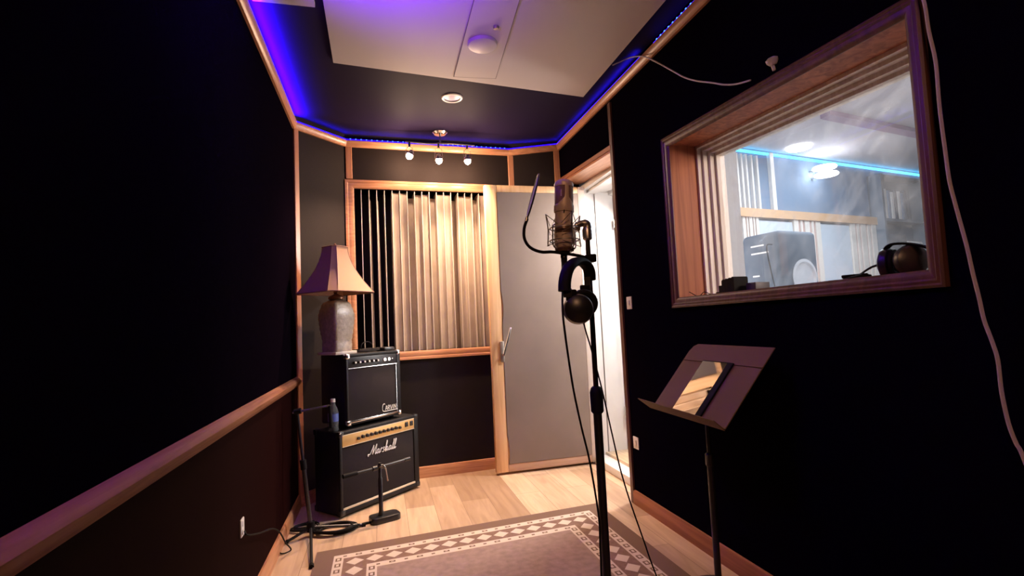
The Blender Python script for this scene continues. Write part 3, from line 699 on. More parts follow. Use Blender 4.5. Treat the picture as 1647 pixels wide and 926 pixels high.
MB().lathe([(0, -.004), (.006, -.003), (.007, 0)], 12, (.020, -.002, AH-.010), (0, 1, 0)).build('corner_stud', CHROME, am)

# ------------------------------------------------------------------ Upper amplifier
dx, dy = .082, .032
ca, sa = math.cos(AA), math.sin(AA)
C0 = (A0[0]+dx*ca-dy*sa, A0[1]+dx*sa+dy*ca, AH+.020)
cm = thing('guitar_amplifier', 'smaller black combo amplifier with black control panel, stacked on the larger one', 'amplifier', C0, AA)
BW, BH, BD = .432, .418, .24
b = MB().box(0, BW, .010, BD, 0, BH, .010, 3).box(0, .016, -.006, .02, 0, BH, .005).box(BW-.030, BW, -.006, .02, 0, BH, .005).box(0, BW, -.006, .02, BH-.018, BH, .005).box(0, BW, -.006, .02, 0, .022, .005); b.build('cabinet', BLACK, cm)
MB().box(.014, BW-.034, .002, .012, .026, BH-.088, .003).build('grille', GRILLE, cm)
MB().obox((BW/2-.008, .003, BH-.050), (1, 0, 0), (0, 1, -.0), (0, 0, 1), BW/2-.022, .006, .030, .002).build('control_panel', BLACKM, cm)
MB().box(.014, BW-.030, -.007, .004, BH-.087, BH-.0825).box(BW-.037, BW-.033, -.003, .004, .026, BH-.087).build('piping', CHROME, cm)
MB().box(.010, BW-.030, -.010, .004, .012, .026, .003).build('bottom_bar', CHROME, cm)
for k in range(6):
    x = .060+k*.035
    kb = MB().lathe([(0, -.016), (.0075, -.015), (.0095, -.003), (.011, 0)], 14, (x, -.003, BH-.052), (0, 1, 0)).build('knob', BLACKM, cm)
    MB().lathe([(0, -.0185), (.0055, -.018), (.006, -.015)], 12, (x, -.003, BH-.052), (0, 1, 0)).build('knob_cap', LETTER, kb)
for x in (.30, .335): MB().lathe([(.010, -.006), (.012, -.004), (.012, 0), (.006, 0), (.006, -.006)], 14, (x, -.003, BH-.052), (0, 1, 0)).build('jack_socket', CHROME, cm)
MB().lathe([(0, -.006), (.004, -.006), (.005, 0)], 10, (.362, -.003, BH-.05), (0, 1, 0)).build('indicator', CHROME, cm)
b = MB()   # C A R V I N with the C's tail running under the word
CAR = [[(1.0, 1.55), (.75, 1.75), (.35, 1.55), (.1, .9), (.2, .25), (.6, -.05), (1.2, -.12), (3, -.12), (5.6, -.12)],
       [(1.2, .15), (1.55, 1.2), (1.9, .15)], [(1.35, .5), (1.75, .5)], [(2.15, .15), (2.15, 1.2)], [(2.15, 1.2), (2.6, 1.1), (2.6, .75), (2.15, .65)], [(2.35, .65), (2.75, .15)],
       [(2.95, 1.2), (3.3, .15), (3.65, 1.2)], [(3.95, .15), (3.95, 1.2)], [(4.35, .15), (4.35, 1.2)], [(4.35, 1.2), (5.0, .15)], [(5.0, .15), (5.0, 1.25)]]
strokes(b, CAR, .268, .042, .0235, .0255, .0022, -.002, .06); b.build('logo_lettering', LETTER, cm)
for x0 in (0, BW-.028):
    for z0 in (-.002, BH-.028):
        b = MB().box(x0-.003, x0+.031, -.010, .022, z0-.002, z0+.032, .009, 3); b.build('corner_protector', CHROME, cm)
MB().tube([(.14, BD*.5, BH), (.15, BD*.5, BH+.014), (.29, BD*.5, BH+.014), (.30, BD*.5, BH)], .007, 8, smooth=3).build('handle', RUBBER, cm)
for x0 in (.05, BW-.05):
    for y0 in (.04, BD-.04): MB().lathe([(.014, -.020), (.014, .002)], 12, (x0, y0, 0)).build('foot', RUBBER, cm)

# cable and small pouch on top
ct = C0[2]+BH
def ap(x, y, z): return Vector((C0[0]+x*ca-y*sa, C0[1]+x*sa+y*ca, z))
o = MB(); pts = []
for k in range(40):
    a = k/40*2*PI*2.6; r_ = .07-.012*math.sin(k*.5); pts.append(ap(.225+r_*1.25*math.cos(a), .052+r_*.55*math.sin(a), ct+.0075+.014*(k/40)+.001*math.sin(k)))
o.tube(pts, .0045, 6); o.tube([ap(.20+.045*math.cos(a), .045, ct+.037+.030*math.sin(a)) for a in [i/20*2*PI for i in range(20)]], .003, 6, closed=True)
o = o.build('coiled_cable', RUBBER); tag(o, 'coiled black cable with an upright loop on top of the smaller amplifier', 'cable')
o = MB().obox(ap(.365, .06, ct+.0125), (ca, sa, 0), (-sa, ca, 0), (0, 0, 1), .045, .045, .012, .008).build('pedal_pouch', BLACKM); tag(o, 'flat black pouch beside the coiled cable on the smaller amplifier', 'pouch')

# ------------------------------------------------------------------ table lamp
lp = thing('table_lamp', 'table lamp with tan bell shade and ribbed square pottery base, on the small amplifier', 'lamp', (-.262, 3.335, ct), math.radians(45))
PAL = mat('lamp_pottery', (.30, .23, .17), .35, bump=.6, bscale=80, var=.25, vscale=50); BRZ = mat('lamp_bronze', (.20, .09, .05), .3, metal=.5)
hb = .072
b = MB().box(-.082, .082, -.082, .082, 0, .018, .003); b.build('plinth', mat('lamp_plinth', (.5, .42, .36), .4), lp)
def sqprof(b, prof, rad=.012):
    rings = []
    for h_, z_ in prof:
        pts = []
        for (sx_, sy_) in ((1, 1), (-1, 1), (-1, -1), (1, -1)):
            a0 = math.atan2(sy_, sx_)-PI/4
            for k in range(4):
                a = a0+k/3*PI/2; rr = min(rad, h_*.8); pts.append((sx_*(h_-rr)+rr*math.cos(a), sy_*(h_-rr)+rr*math.sin(a), z_))
        rings.append([b.bm.verts.new(q) for q in pts])
    n = len(rings[0])
    for A, B in zip(rings, rings[1:]): b._m([b.bm.faces.new((A[k], A[(k+1) % n], B[(k+1) % n], B[k])) for k in range(n)])
    b._m([b.bm.faces.new(rings[0][::-1]), b.bm.faces.new(rings[-1])]); return b
body = [(.066, .018), (.068, .06), (.066, .066), (.067, .075)]
for i in range(17):
    z_ = .085+i*.0145; f_ = i/16
    r_ = .066+.016*math.sin(f_*PI*.62)-.036*max(0, f_-.62)**1.4*2.2
    body.append((r_+(.002 if i % 2 else -.001), z_))
body += [(.040, .328), (.030, .335)]
sqprof(MB(), body, .018).build('base', PAL, lp)
b = MB().lathe([(.030, .332), (.046, .338), (.048, .350), (.034, .360), (.020, .366), (.012, .372), (.016, .380), (.012, .392), (.007, .396), (.007, .62)], 20); b.build('neck', BRZ, lp)
def bell(z0, z1, h0, h1, cut0, cut1, N=10):
    R = []
    for i in range(N+1):
        f_ = i/N; z_ = z0+(z1-z0)*f_; h_ = h0+(h1-h0)*(1-(1-f_)**1.65); c_ = cut0+(cut1-cut0)*f_
        R.append([(h_, -h_+c_, z_), (h_, h_-c_, z_), (h_-c_, h_, z_), (-h_+c_, h_, z_), (-h_, h_-c_, z_), (-h_, -h_+c_, z_), (-h_+c_, -h_, z_), (h_-c_, -h_, z_)])
    return R
zb_, zt_ = .375, .660
R1 = bell(zb_, zt_, .180, .062, .040, .018)
b = MB()
for th_ in (0, -.002):
    rr = [[b.bm.verts.new((x*(1+th_*5), y*(1+th_*5), z)) for x, y, z in r] for r in R1]
    for A, B in zip(rr, rr[1:]): [b.bm.faces.new((A[k], A[(k+1) % 8], B[(k+1) % 8], B[k])) for k in range(8)]
sh_ = b.build('shade', SHADE, lp)
b = MB()
for R in (R1[0], R1[-1]): b.tube(R, .0035, 6, closed=True)
for k in range(8): b.tube([r[k] for r in R1], .0016, 5)
b.build('braid', SHADETRIM, sh_)
b = MB()
for k in range(0, 8, 2): b.tube([R1[-1][k], (0, 0, zt_)], .0015, 5)
b.lathe([(.004, zt_-.01), (.010, zt_+.002), (.006, zt_+.010), (.009, zt_+.018), (0, zt_+.028)], 12); b.build('finial', BRZ, lp)
p = onY(545, 565, 3.27)

# ------------------------------------------------------------------ water bottle on the lower amp
def amp(x, y, z): return Vector((A0[0]+x*ca-y*sa, A0[1]+x*sa+y*ca, z))
q = amp(.028, .085, AH+.0)
bt = thing('water_bottle', 'small clear water bottle on the large amplifier, beside the stacked one', 'bottle', q)
MB().lathe([(0, 0), (.028, 0), (.030, .006), (.028, .030), (.030, .045), (.030, .105), (.026, .125), (.014, .150), (.0125, .165), (0, .165)], 24).build('bottle_body', CLEAR, bt)
MB().lathe([(.0305, .055), (.0305, .100)], 24).build('label_band', mat('blue_label', (.10, .14, .38), .4), bt)
MB().lathe([(0, .186), (.0135, .185), (.0140, .166), (0, .166)], 18).build('cap', WHITEPL, bt)

# ------------------------------------------------------------------ small desk style boom stand in front of the amp
ms = thing('low_microphone_stand', 'short black stand with rectangular base and crosswise boom before the large amplifier', 'microphone stand', (-.008, 3.045, 0), .35)
b = MB(); bmB = bmesh.new(); bmesh.ops.create_cube(bmB, size=1)
for v in bmB.verts: v.co = Vector((v.co.x*.165, v.co.y*.10, .016+v.co.z*.032))
bmesh.ops.bevel(bmB, geom=[e for e in bmB.edges if abs(e.verts[0].co.z-e.verts[1].co.z) > .01], offset=.03, segments=5, profile=.5, affect='EDGES')
bmesh.ops.bevel(bmB, geom=[e for e in bmB.edges if e.verts[0].co.z > .03 and e.verts[1].co.z > .03], offset=.006, segments=2, profile=.5, affect='EDGES')
b.merge(bmB); bs = b.build('base', BLACKM, ms)
MB().tube([(-.02, 0, .03), (-.02, 0, .06), (-.02, 0, .23), (-.02, 0, .235), (-.02, 0, .315)], [.017, .012, .012, .009, .009], 12).build('post', BLACKM, ms)
t0 = Vector((-.02, 0, .33))
ba = [onY(553, 766, 2.94), onY(655, 738, 3.14)]; Mi = (Matrix.Translation(Vector(ms.location)) @ Matrix.Rotation(.35, 4, 'Z')).inverted()
u_, v_ = Mi @ ba[0], Mi @ ba[1]; mid_ = Mi @ onY(607, 752, 3.04)
MB().tube([u_, mid_, v_], .0078, 10).build('boom', BLACKM, ms)
dv = (mid_-u_).normalized(); MB().tube([u_-dv*.005, u_+dv*.075], .012, 12).build('counterweight', RUBBER, ms)
dv2 = (v_-mid_).normalized(); MB().tube([v_-dv2*.02, v_+dv2*.018], .010, 12).build('thread_end', BLACKM, ms)
MB().tube([mid_-dv*.03, mid_+dv2*.035], .013, 12).build('boom_clamp', BLACKM, ms)
MB().tube([(-.02, 0, .30), mid_], .010, 10).build('swivel', BLACKM, ms)
MB().tube([(-.02, -.005, .295), (-.005, -.022, .300), (.006, -.026, .27), (.014, -.026, .215)], [.005, .005, .0035, .005], 8, smooth=4).build('clutch_handle', CHROME, ms)

# ------------------------------------------------------------------ tripod stand by the left wall
tp = thing('tripod_stand', 'black tripod boom stand leaning by the left wall, in front of the amplifiers', 'microphone stand', (-.383, 2.952, 0))
o_ = Vector((-.383, 2.952, 0))
top = onY(478, 662, 2.95)-o_
top.x = max(top.x, -.10)
hub = Vector((.0, 0, .045))
MB().tube([hub, hub+(top-hub)*.55], .011, 10).build('lower_tube', BLACKM, tp)
MB().tube([hub+(top-hub)*.5, top], .0075, 10).build('upper_tube', BLACKM, tp)
MB().tube([hub+(top-hub)*.50, hub+(top-hub)*.58], .016, 12).build('clutch', RUBBER, tp)
MB().tube([hub-Vector((0, 0, .02)), hub+Vector((0, 0, .03))], .020, 12).build('hub', RUBBER, tp)
for q_ in (onZ(501, 912, .008), onZ(588, 843, .008), onZ(455, 872, .008)):
    L2 = q_-o_; L2.x = max(L2.x, XL-o_.x+.02)
    lg = MB().tube([hub, L2*.97], .0075, 8).build('leg', BLACKM, tp)
    MB().tube([L2*.93, L2], .011, 8).build('rubber_foot', RUBBER, lg)
e1 = onY(530, 652, 2.98)-o_
MB().tube([top+(top-e1)*.15, top, e1], .006, 8).build('boom', BLACKM, tp)
MB().tube([e1, onY(533, 688, 2.98)-o_], [.008, .011], 10).build('microphone_clip', RUBBER, tp)
MB().tube([top+Vector((-.015, 0, 0)), top+Vector((.02, 0, .004))], .015, 10).build('swivel', RUBBER, tp)

# cables on the floor by the wall
def floorcoil(cx, cy, r, n, seed):
    random.seed(seed); pts = []
    for k in range(n*14):
        a = k/14*2*PI; rr = r*(1+.18*math.sin(k*.37+seed)); pts.append(Vector((cx+rr*1.15*math.cos(a), cy+rr*.8*math.sin(a), .008+.0035*(k/14)+.002*math.sin(k*.9))))
    return pts
c1 = onZ(545, 855, 0); o = MB().tube(floorcoil(c1.x-.02, c1.y+.02, .085, 5, 2)+[Vector((c1.x+.12, c1.y+.05, .006)), Vector((c1.x+.2, c1.y+.07, .006))], .0065, 7, smooth=2).build('coiled_cable', RUBBER)
tag(o, 'thick black cable coiled on the floor in front of the large amplifier', 'cable')
c2 = onZ(452, 862, 0); o = MB().tube([q for q in floorcoil(XL+.085, c2.y+.05, .055, 4, 5)], .004, 6, smooth=2).build('coiled_cable', RUBBER)
tag(o, 'thin black cable coiled on the floor against the left baseboard', 'cable')
so = onX(388, 848, XL)
t = thing('wall_socket', 'white wall socket plate low on the left wall', 'socket', (XL, so.y, so.z))
MB().box(0, .006, -.022, .022, -.032, .032, .003).build('plate', WHITEPL, t); MB().box(.006, .0075, -.009, .009, .006, .024).box(.006, .0075, -.009, .009, -.024, -.006).build('outlet', WHITEPL, t)
o = MB().tube([(XL+.012, so.y, so.z-.015)]+[onX(x, y, XL+w_) for x, y, w_ in ((398, 860, .03), (418, 857, .035), (438, 850, .04), (450, 856, .045), (459, 872, .05))]+[onZ(468, 884, .006), onZ(452, 890, .006), onZ(446, 878, .006)], .0035, 6, smooth=6).build('power_cord', RUBBER)
tag(o, 'black power cord arching from the left wall socket to the floor', 'cord')
for (px_, py_, lb, hz) in ((1013, 487, 'small white switch plate on the black wall right of the doorway', .036), (1024, 712, 'white outlet plate low on the black wall right of the doorway', .034)):
    q = onX(px_, py_, XR); t = thing('switch_plate' if py_ < 600 else 'outlet_plate', lb, 'switch' if py_ < 600 else 'socket', (XR, q.y, q.z))
    MB().box(-.006, 0, -.030, .030, -hz, hz, .0025).build('plate', WHITEPL, t)
    MB().box(-.010, -.006, -.008, .008, -.016, .016, .002).build('toggle' if py_ < 600 else 'outlet', WHITEPL, t)

# ------------------------------------------------------------------ vocal microphone on its stand
sx_, sy_ = .555, 1.30
st = thing('microphone_stand', 'tall black microphone stand in the foreground with a chrome-edged upper tube', 'microphone stand', (sx_, sy_, .0085))
MB().lathe([(0, .0), (.14, .0), (.145, .006), (.14, .016), (.05, .026), (.018, .034), (.014, .06), (0, .06)], 40).build('base', BLACKM, st)
MB().tube([(0, 0, .03), (0, 0, .83)], .0115, 16).build('lower_tube', BLACKM, st)
MB().lathe([(.013, .795), (.017, .800), (.018, .85), (.014, .862), (.010, .866)], 18).build('clutch', RUBBER, st)
MB().tube([(0, 0, .85), (0, 0, 1.278)], .0070, 14).build('upper_tube', mat('dark_chrome', (.25, .2, .19), .2, metal=1), st)
mc_ = Vector((.4875-sx_, 0, 0))
sw = MB().lathe([(.009, 1.262), (.013, 1.266), (.014, 1.290), (.010, 1.300)], 14)
sw.tube([(0, 0, 1.286), (.001, 0, 1.304), (-.012, 0, 1.309), (-.033, 0, 1.302)], [.012, .012, .009, .007], 12, smooth=3)
sw.build('swivel_mount', STEEL, st)
# shock mount (own thing, screwed to the stand)
mz = 1.30
sm = thing('shock_mount', 'wire spider shock mount cradling the large microphone', 'shock mount', (.4875, sy_, mz))
b = MB()
for zz, r_ in ((.004, .038), (-.030, .040)):
    b.tube([(r_*math.cos(a), r_*math.sin(a), zz) for a in [i/24*2*PI for i in range(24)]], .0018, 6, closed=True)
for k in range(4):
    a = PI/4*0+k*PI/2+.35; c_, s_ = math.cos(a), math.sin(a)
    b.tube([(.030*c_, .030*s_, .012), (.038*c_, .038*s_, .004), (.040*c_, .040*s_, -.040), (.032*c_, .032*s_, -.052), (.020*c_, .020*s_, -.056)], .0020, 6, smooth=4)
b.build('inner_cage', STEEL, sm)
b = MB()
for k in range(4):
    a = k*PI/2+.12; c_, s_ = math.cos(a), math.sin(a); tx, ty = -s_, c_
    o1 = Vector((.052*c_, .052*s_, .040)); o2 = Vector((.047*c_, .047*s_, 0)); o3 = Vector((.050*c_, .050*s_, -.046))
    b.tube([o1, o2, o3], .0017, 6, smooth=4)
    for sg in (-1, 1):
        i1 = Vector((.030*c_+tx*.022*sg, .030*s_+ty*.022*sg, .012)); i2 = Vector((.032*c_+tx*.022*sg, .032*s_+ty*.022*sg, -.034))
        b.tube([o1, i1], .0011, 5); b.tube([o3, i2], .0011, 5); b.tube([o2, (i1+i2)/2], .0011, 5)
b.build('outer_wires', STEEL, sm)
MB().tube([(.046, 0, .004), (.034, 0, .004)], .007, 10).build('mount_stub', STEEL, sm)
MB().lathe([(.010, -.066), (.024, -.060), (.027, -.052), (.022, -.048)], 20).build('threaded_ring', MICD, sm)
mk = thing('vocal_microphone', 'large champagne metal studio microphone upright in the shock mount', 'microphone', (.4845, sy_, 1.243)); mk.rotation_euler = (0, math.radians(3.2), 0)
MB().lathe([(0, 0), (.012, 0), (.019, .004), (.0232, .014), (.0242, .022), (.0242, .104)], 36).build('body', MICB, mk)
MB().lathe([(.0243, .046), (.0248, .048), (.0248, .062), (.0243, .064)], 36).build('band', MICD, mk)
b = MB().lathe([(.0262, .104), (.0272, .106), (.0272, .122), (.0256, .124), (.0250, .104)], 36)
b.lathe([(.0262, .174), (.0268, .180), (.0245, .187), (.016, .193), (0, .195)], 36)
for a0 in (-92, 88):      # the two uprights of the head, flaring out in a V at the foot
    rows = []
    for zz, hw in ((.120, 62), (.126, 52), (.134, 30), (.142, 13), (.150, 11), (.176, 11)):
        rows.append([b.bm.verts.new((.0264*math.cos(math.radians(a0+hw*q_/6)), .0264*math.sin(math.radians(a0+hw*q_/6)), zz)) for q_ in range(-6, 7)])
    for A, B in zip(rows, rows[1:]): b._m([b.bm.faces.new((A[k], A[k+1], B[k+1], B[k])) for k in range(12)])
b.build('head_frame', MICB, mk)
b = MB().lathe([(.0250, .120), (.0254, .126), (.0254, .176), (.0245, .182)], 36); b.build('mesh_head', MICG, mk)
MB().obox((.0256*math.cos(-2.2), .0256*math.sin(-2.2), .153), (math.sin(2.2), math.cos(2.2), 0), (math.cos(-2.2), math.sin(-2.2), 0), (0, 0, 1), .0016, .0008, .009).build('badge', MICB, mk)
MB().box(-.0095, -.0075, -.0268, -.022, .098, .106).build('screw_slot', BLACKM, mk)
MB().tube([(0, 0, .004), (0, 0, -.020)], .0095, 14).build('connector', CHROME, mk)
# pop filter
pf = thing('pop_filter', 'round pop filter seen edge-on with curved black gooseneck, left of the microphone', 'pop filter', (.404, sy_, 1.40))
cen = (onY(857, 316, sy_))-Vector((.404, sy_, 1.40)); tp_ = onY(865, 281, sy_)-Vector((.404, sy_, 1.40)); bt_ = onY(848, 349, sy_)-Vector((.404, sy_, 1.40))
ax_u = (tp_-bt_).normalized(); rad = (tp_-bt_).length/2
ax_n = Vector((.985, .0, 0)); ax_n = (ax_n-ax_u*ax_n.dot(ax_u)).normalized()
vv = ax_u.cross(ax_n); vd = Vector((cen.x+.404, sy_, cen.z+.35)).normalized()
# turn the disc a little so its face shows
ang = -.16; ax_n2 = (ax_n*math.cos(ang)+vv*math.sin(ang)).normalized(); vv2 = ax_u.cross(ax_n2)
pts = [cen+(ax_u*math.cos(a)+vv2*math.sin(a))*rad for a in [i/40*2*PI for i in range(40)]]
MB().tube(pts, .0022, 6, closed=True).build('hoop', BLACKM, pf)
MB().lathe([(0, -.0008), (rad-.001, -.0008), (rad-.001, .0008), (0, .0008)], 40, cen, ax_n2).build('fabric', mat('pop_fabric', (.42, .38, .37), .8), pf)
MB().tube([bt_, bt_-ax_u*.012], .004, 8).build('ferrule', CHROME, pf)
g = [(848, 352), (843, 368), (844, 385), (853, 398), (870, 405), (888, 405), (905, 407), (925, 410), (945, 414)]
MB().tube([onY(x, y, sy_-.012 if i > 5 else sy_)-Vector((.404, sy_, 1.40)) for i, (x, y) in enumerate(g)], .0042, 8, smooth=5).build('gooseneck', RUBBER, pf)
cl = onY(946, 416, sy_)-Vector((.404, sy_, 1.40)); MB().obox((cl.x+.004, -.008, cl.z), (1, 0, 0), (0, 1, 0), (0, 0, 1), .013, .012, .011, .003).build('clamp', RUBBER, pf)
# headphones hanging on the stand
hp = thing('headphones', 'black closed headphones hanging from the tall microphone stand', 'headphones', (.49, 1.22, 1.10))
ho = Vector((.49, 1.22, 1.10))
arc = [(908, 468, 1.175), (909, 448, 1.18), (915, 430, 1.19), (926, 421, 1.215), (938, 422, 1.24), (947, 433, 1.26), (949, 450, 1.27)]
P_ = [onY(x, y, yy)-ho for x, y, yy in arc]
b = MB()
# padded band as a swept strap
def strap(b, pts, wid, th_, dirw):
    dirw = Vector(dirw).normalized(); q = []
    for i in range(len(pts)-1):
        p0, p1, p2, p3 = pts[max(i-1, 0)], pts[i], pts[i+1], pts[min(i+2, len(pts)-1)]
        for k in range(5):
            t_ = k/5; q.append(.5*((2*p1)+(p2-p0)*t_+(2*p0-5*p1+4*p2-p3)*t_*t_+(3*p1-p0-3*p2+p3)*t_**3))
    q.append(pts[-1]); rings = []
    for i, p in enumerate(q):
        tg = (q[min(i+1, len(q)-1)]-q[max(i-1, 0)]).normalized(); w_ = (dirw-tg*dirw.dot(tg)).normalized(); n_ = tg.cross(w_)
        rings.append([b.bm.verts.new(p+w_*wid*math.cos(a)+n_*th_*math.sin(a)) for a in [j/12*2*PI for j in range(12)]])
    for A, B in zip(rings, rings[1:]): b._m([b.bm.faces.new((A[k], A[(k+1) % 12], B[(k+1) % 12], B[k])) for k in range(12)])
    b._m([b.bm.faces.new(rings[0][::-1]), b.bm.faces.new(rings[-1])]); return b
strap(b, P_, .016, .0115, (.85, -.5, 0)).build('headband', RUBBER, hp)
for (x, y, yy, x2, y2, wd_) in ((912, 466, 1.175, 914, 476, .010), (944, 447, 1.262, 946, 466, .008)):
    u1, u2 = onY(x, y, yy)-ho, onY(x2, y2, yy)-ho
    MB().obox((u1+u2)/2, (.85, -.5, 0), (.5, .85, 0), (0, 0, 1), wd_, .002, (u1-u2).length/2+.003).build('slider', CHROME, hp)
for (x, y, yy, r_) in ((930, 497, 1.180, .0375), (938, 488, 1.262, .038)):
    c_ = onY(x, y, yy)-ho; nx = Vector((-.25, -.97, .0)).normalized(); sgn = 1 if yy < 1.2 else -1
    cup = MB().lathe([(0, .022), (r_*.55, .020), (r_*.9, .012), (r_, 0), (r_*.98, -.010), (r_*.85, -.013), (0, -.013)], 32, c_, nx*sgn).build('ear_cup', BLACKM, hp)
    b = MB().tube([c_-nx*sgn*.019+(Vector((0, 0, 1))*math.cos(a)+nx.cross(Vector((0, 0, 1)))*math.sin(a))*(r_*.72) for a in [i/24*2*PI for i in range(24)]], .009, 8, closed=True); b.build('ear_pad', RUBBER, cup)
    MB().obox(c_+Vector((.008 if sgn < 0 else -.016, 0, r_*.92)), (1, 0, 0), (0, 1, 0), (0, 0, 1), .014, .006, .014, .004).build('yoke', RUBBER, hp)
# cables in front
cz = [(905, 405, 1.3), (906, 425, 1.285), (905, 460, 1.22), (905, 500, 1.14), (910, 545, 1.15), (918, 600, 1.2), (925, 640, 1.24), (936, 690, 1.28), (947, 735, 1.285), (957, 790, 1.285), (964, 840, 1.285), (966, 890, 1.28)]
b = MB(); b.tube([onY(x, y, yy) for x, y, yy in cz]+[Vector((sx_-.02, 1.275, .32)), Vector((sx_-.02, 1.15, .03)), Vector((sx_-.15, 1.0, .012))], .0027, 7, smooth=6)
o = b.build('microphone_cable', RUBBER); tag(o, 'black cable hanging from the microphone down the left of its stand', 'cable')
q0 = mk.location; o2 = MB().tube([(.4840, sy_, 1.228), (.4838, sy_, 1.185), (.482, 1.29, 1.165)], [.0085, .0085, .004], 12).build('cable_connector', RUBBER); tag(o2, 'black cable plug seated in the bottom of the microphone', 'plug')
hc = [(938, 516, 1.185), (943, 535, 1.2), (952, 565, 1.22), (968, 625, 1.24), (985, 700, 1.25), (998, 755, 1.25), (1013, 805, 1.25), (1034, 865, 1.25), (1056, 926, 1.25)]
b = MB(); b.tube([onY(x, y, yy) for x, y, yy in hc]+[Vector((.76, 1.22, .12)), Vector((.84, 1.15, .012)), Vector((.8, .9, .012))], .0020, 7, smooth=6)
o = b.build('headphone_cable', RUBBER); tag(o, 'thin black cable falling from the hanging headphones, right of the stand', 'cable')

# ------------------------------------------------------------------ music stand with tablet
mu_ = thing('music_stand', 'black metal music stand with tilted flat desk in front of the right wall', 'music stand', (1.20, 1.76, .0085))
MSM = mat('music_desk_metal', (.20, .125, .060), .62, metal=.0, bump=.15, bscale=300, spec=.08)
so_ = Vector((1.20, 1.76, .0085)); C1 = Vector((1.115, 2.016, .672)); C2 = Vector((1.098, 1.514, .672)); C3 = Vector((1.314, 1.507, .929)); C4 = Vector((1.331, 2.009, .929))
eu = (C2-C1).normalized(); ev = (C4-C1).normalized(); en = eu.cross(ev); en = en if en.x < 0 else -en
wd_, hd_ = (C2-C1).length, (C4-C1).length
def dk(u, v, n_=0): return C1+eu*u+ev*v+en*n_-so_
b = MB()
outl = [(0, 0), (wd_, 0), (wd_, hd_), (.035, hd_), (.012, hd_-.012), (0, hd_-.04)]
b.prism([dk(u, v, 0) for u, v in outl], -en*.003).build('desk', MSM, mu_)
b = MB().prism([dk(0, hd_-.085, .0005), dk(wd_, hd_-.085, .0005), dk(wd_, hd_-.088, .004), dk(0, hd_-.088, .004)], -en*.002); b.build('crease', MSM, mu_)
b = MB().hexa([dk(-.02, -.006, -.003), dk(wd_, -.006, -.003), dk(wd_, -.004, .050), dk(-.045, -.004, .056), dk(-.02, -.003, -.003), dk(wd_, -.003, -.003), dk(wd_, -.001, .050), dk(-.045, -.001, .056)]); b.build('lip', MSM, mu_)
MB().obox(dk(wd_/2, hd_*.42, -.014), eu, ev, en, .03, .045, .011, .003).build('tilt_bracket', BLACKM, mu_)
hb_ = dk(wd_/2, hd_*.42, -.020)
MB().tube([(0, 0, .05), (0, 0, .50)], .0125, 14).build('lower_tube', BLACKM, mu_)
MB().lathe([(.014, .470), (.017, .475), (.017, .515), (.012, .520)], 14).build('collar', BLACKM, mu_)
MB().tube([(0, 0, .50), (0, 0, hb_.z-.03), hb_], .0085, 12).build('upper_tube', BLACKM, mu_)
MB().lathe([(0, 0), (.125, 0), (.130, .004), (.125, .012), (.03, .020), (.016, .05), (0, .05)], 36).build('base', BLACKM, mu_)
# glossy tablet: corners read on the desk plane
nn = en; cpl = nn.dot(C1+en*.009)
tb = [onpl(x, y, nn, cpl) for x, y in ((1083, 655), (1122, 672), (1181, 583), (1129, 578))]
dfix = lambda p: p
tbq = [tb[0], tb[1], tb[2], tb[3]]
t = thing('tablet', 'glossy black tablet mirroring the room, standing on the music stand', 'tablet', tb[0])
T0 = tb[0]
# regularise to a rectangle along the desk axes
us = [(p-C1).dot(eu) for p in tbq]; vs = [(p-C1).dot(ev) for p in tbq]
u0, u1, v0, v1 = (us[0]+us[3])/2, (us[1]+us[2])/2, .001, (vs[2]+vs[3])/2
def tk(u, v, n_): return C1+eu*u+ev*v+en*n_
cT = tk((u0+u1)/2, (v0+v1)/2, .0045)
o = MB().obox(cT-T0, eu, ev, en, (u1-u0)/2, (v1-v0)/2, .004, .003).build('case', RUBBER, t)
o = MB().obox(cT+en*.0043-eu*.013-T0, eu, ev, en, (u1-u0)/2-.018, (v1-v0)/2-.006, .0004).build('screen', mat('dark_mirror', (.60, .58, .56), .03, metal=1), t, smooth=False)

# ------------------------------------------------------------------ things on the window sill
def silly(y): return ins[0].z+.0005
sz = ins[0].z
hx, hy = 1.475, 1.178
h2 = thing('headphones', 'black headphones lying on the window sill at its right end', 'headphones', (hx, hy, sz))
for yy, tl in ((.030, 1), (-.045, -1)):
    c_ = Vector((0, yy, .047)); nx = Vector((-.35, tl*.93, .05)).normalized()
    cup = MB().lathe([(0, .020), (.026, .018), (.042, .010), (.0455, 0), (.044, -.010), (.036, -.012), (0, -.012)], 28, c_, nx).build('ear_cup', BLACKM, h2)
    MB().tube([c_-nx*.017+(nx.orthogonal().normalized()*math.cos(a)+nx.cross(nx.orthogonal().normalized())*math.sin(a))*.033 for a in [i/24*2*PI for i in range(24)]], .009, 8, closed=True).build('ear_pad', RUBBER, cup)
b = MB(); strap(b, [Vector((0, .030, .088)), Vector((-.01, .0, .100)), Vector((0, -.045, .094)), Vector((.015, -.085, .075)), Vector((.02, -.115, .045)), Vector((.02, -.10, .014))], .011, .004, (1, 0, 0)).build('headband', RUBBER, h2)
pts = []
for k in range(60):
    a = k/60*2*PI*4.3; pts.append((1.47+.018*math.sin(a)+.006*math.sin(k), 1.31+.042*math.cos(a)+.004*math.cos(k*2.1), sz+.008+.016*(k/60)))
pts += [(1.46, 1.27, sz+.030), (1.45, 1.235, sz+.040), (1.45, 1.205, sz+.045)]
o = MB().tube(pts, .0035, 6, smooth=2).build('coiled_cable', RUBBER); tag(o, 'black coiled headphone cable lying on the window sill', 'cable')
ap_ = thing('audio_plug', 'small plug with bright metal tip at the left of the sill cable', 'plug', (1.455, 1.40, sz+.008))
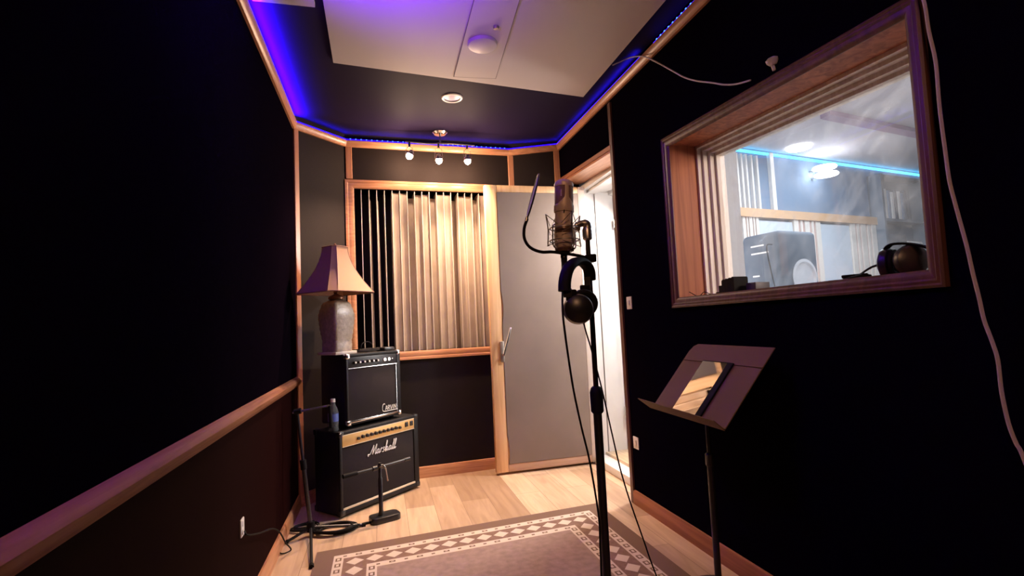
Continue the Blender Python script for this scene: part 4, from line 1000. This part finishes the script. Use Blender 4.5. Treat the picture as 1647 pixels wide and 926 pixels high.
MB().tube([(0, -.03, 0), (0, 0, 0)], .0055, 10).build('sleeve', RUBBER, ap_); MB().tube([(0, 0, 0), (0, .028, 0), (0, .032, 0)], [.003, .003, .001], 10).build('tip', CHROME, ap_)
b = MB(); y0 = 2.005
for k, hgt in enumerate((.018, .045, .066, .068, .070, .072)):
    b.box(1.46, 1.53, y0-.021*(k+1)+.001, y0-.021*k, 0, hgt)
    if k > 1: b.box(1.46, 1.53, y0-.021*(k+1)+.004, y0-.021*k-.006, hgt, hgt+.004)
o = b.build('foam_block', RUBBER, smooth=False); o.location = (0, 0, sz); tag(o, 'black stepped foam block at the left end of the window sill', 'foam block')
o = MB().box(1.50, 1.57, 1.80, 1.858, 0, .045, .003).build('small_box', mat('dark_grey_plastic', (.05, .045, .055), .5)); o.location = (0, 0, sz); tag(o, 'small dark grey box on the sill, right of the foam block', 'box')
o = MB().tube([(1.40, 2.12, sz+.03), (1.42, 2.08, sz+.006), (1.41, 2.02, sz+.022), (1.42, 1.98, sz+.008), (1.45, 1.93, sz+.004)], .0018, 6, smooth=5).build('loose_wire', RUBBER); tag(o, 'thin dark wire at the left corner of the window sill', 'wire')

# ------------------------------------------------------------------ white cords
cp_ = [(1487, 6), (1494, 50), (1505, 100), (1511, 170), (1520, 240), (1527, 290), (1537, 330), (1548, 370), (1556, 400), (1565, 440), (1575, 480), (1583, 515), (1596, 550), (1605, 580), (1611, 630), (1622, 680), (1634, 712), (1647, 738)]
pts = [onX(x, y, 1.345) for x, y in cp_]
pts = [Vector((1.35, .955, 1.93)), Vector((1.365, .95, 2.1))][::-1]+pts+[Vector((1.345, .80, .55)), Vector((1.345, .76, .3)), Vector((1.34, .74, .02))]
o = MB().tube(pts, .0042, 8, smooth=5).build('white_cord', WHITECORD); tag(o, 'white cord hanging down the black wall right of the window', 'cord')
p0 = onZ(985, 105, pz-.004); cc = [(1012, 93), (1035, 91), (1056, 100), (1080, 113), (1100, 124), (1120, 130), (1145, 133), (1165, 136), (1185, 135), (1207, 129)]
pts = [p0]+[onX(x, y, 1.345 if i < 3 else 1.375) for i, (x, y) in enumerate(cc)]
pts[1] = onZ(1012, 93, CE-.012)
o = MB().tube(pts, .0036, 8, smooth=5).build('white_cord', WHITECORD); tag(o, 'pale cord draped from the ceiling board across the trim to the window', 'cord')
hk = onX(1242, 100, XR-.015)
b = MB().lathe([(0, -.018), (.012, -.016), (.020, -.004), (.021, .006), (.012, .012), (0, .013)], 20, hk+Vector((0, 0, .005)), (-.3, 0, .95)); b.tube([hk+Vector((0, 0, -.008)), hk+Vector((.006, 0, -.03))], .006, 8)
o = b.build('cord_hook', WHITEPL); tag(o, 'small white plastic knob on the top moulding of the window', 'hook')
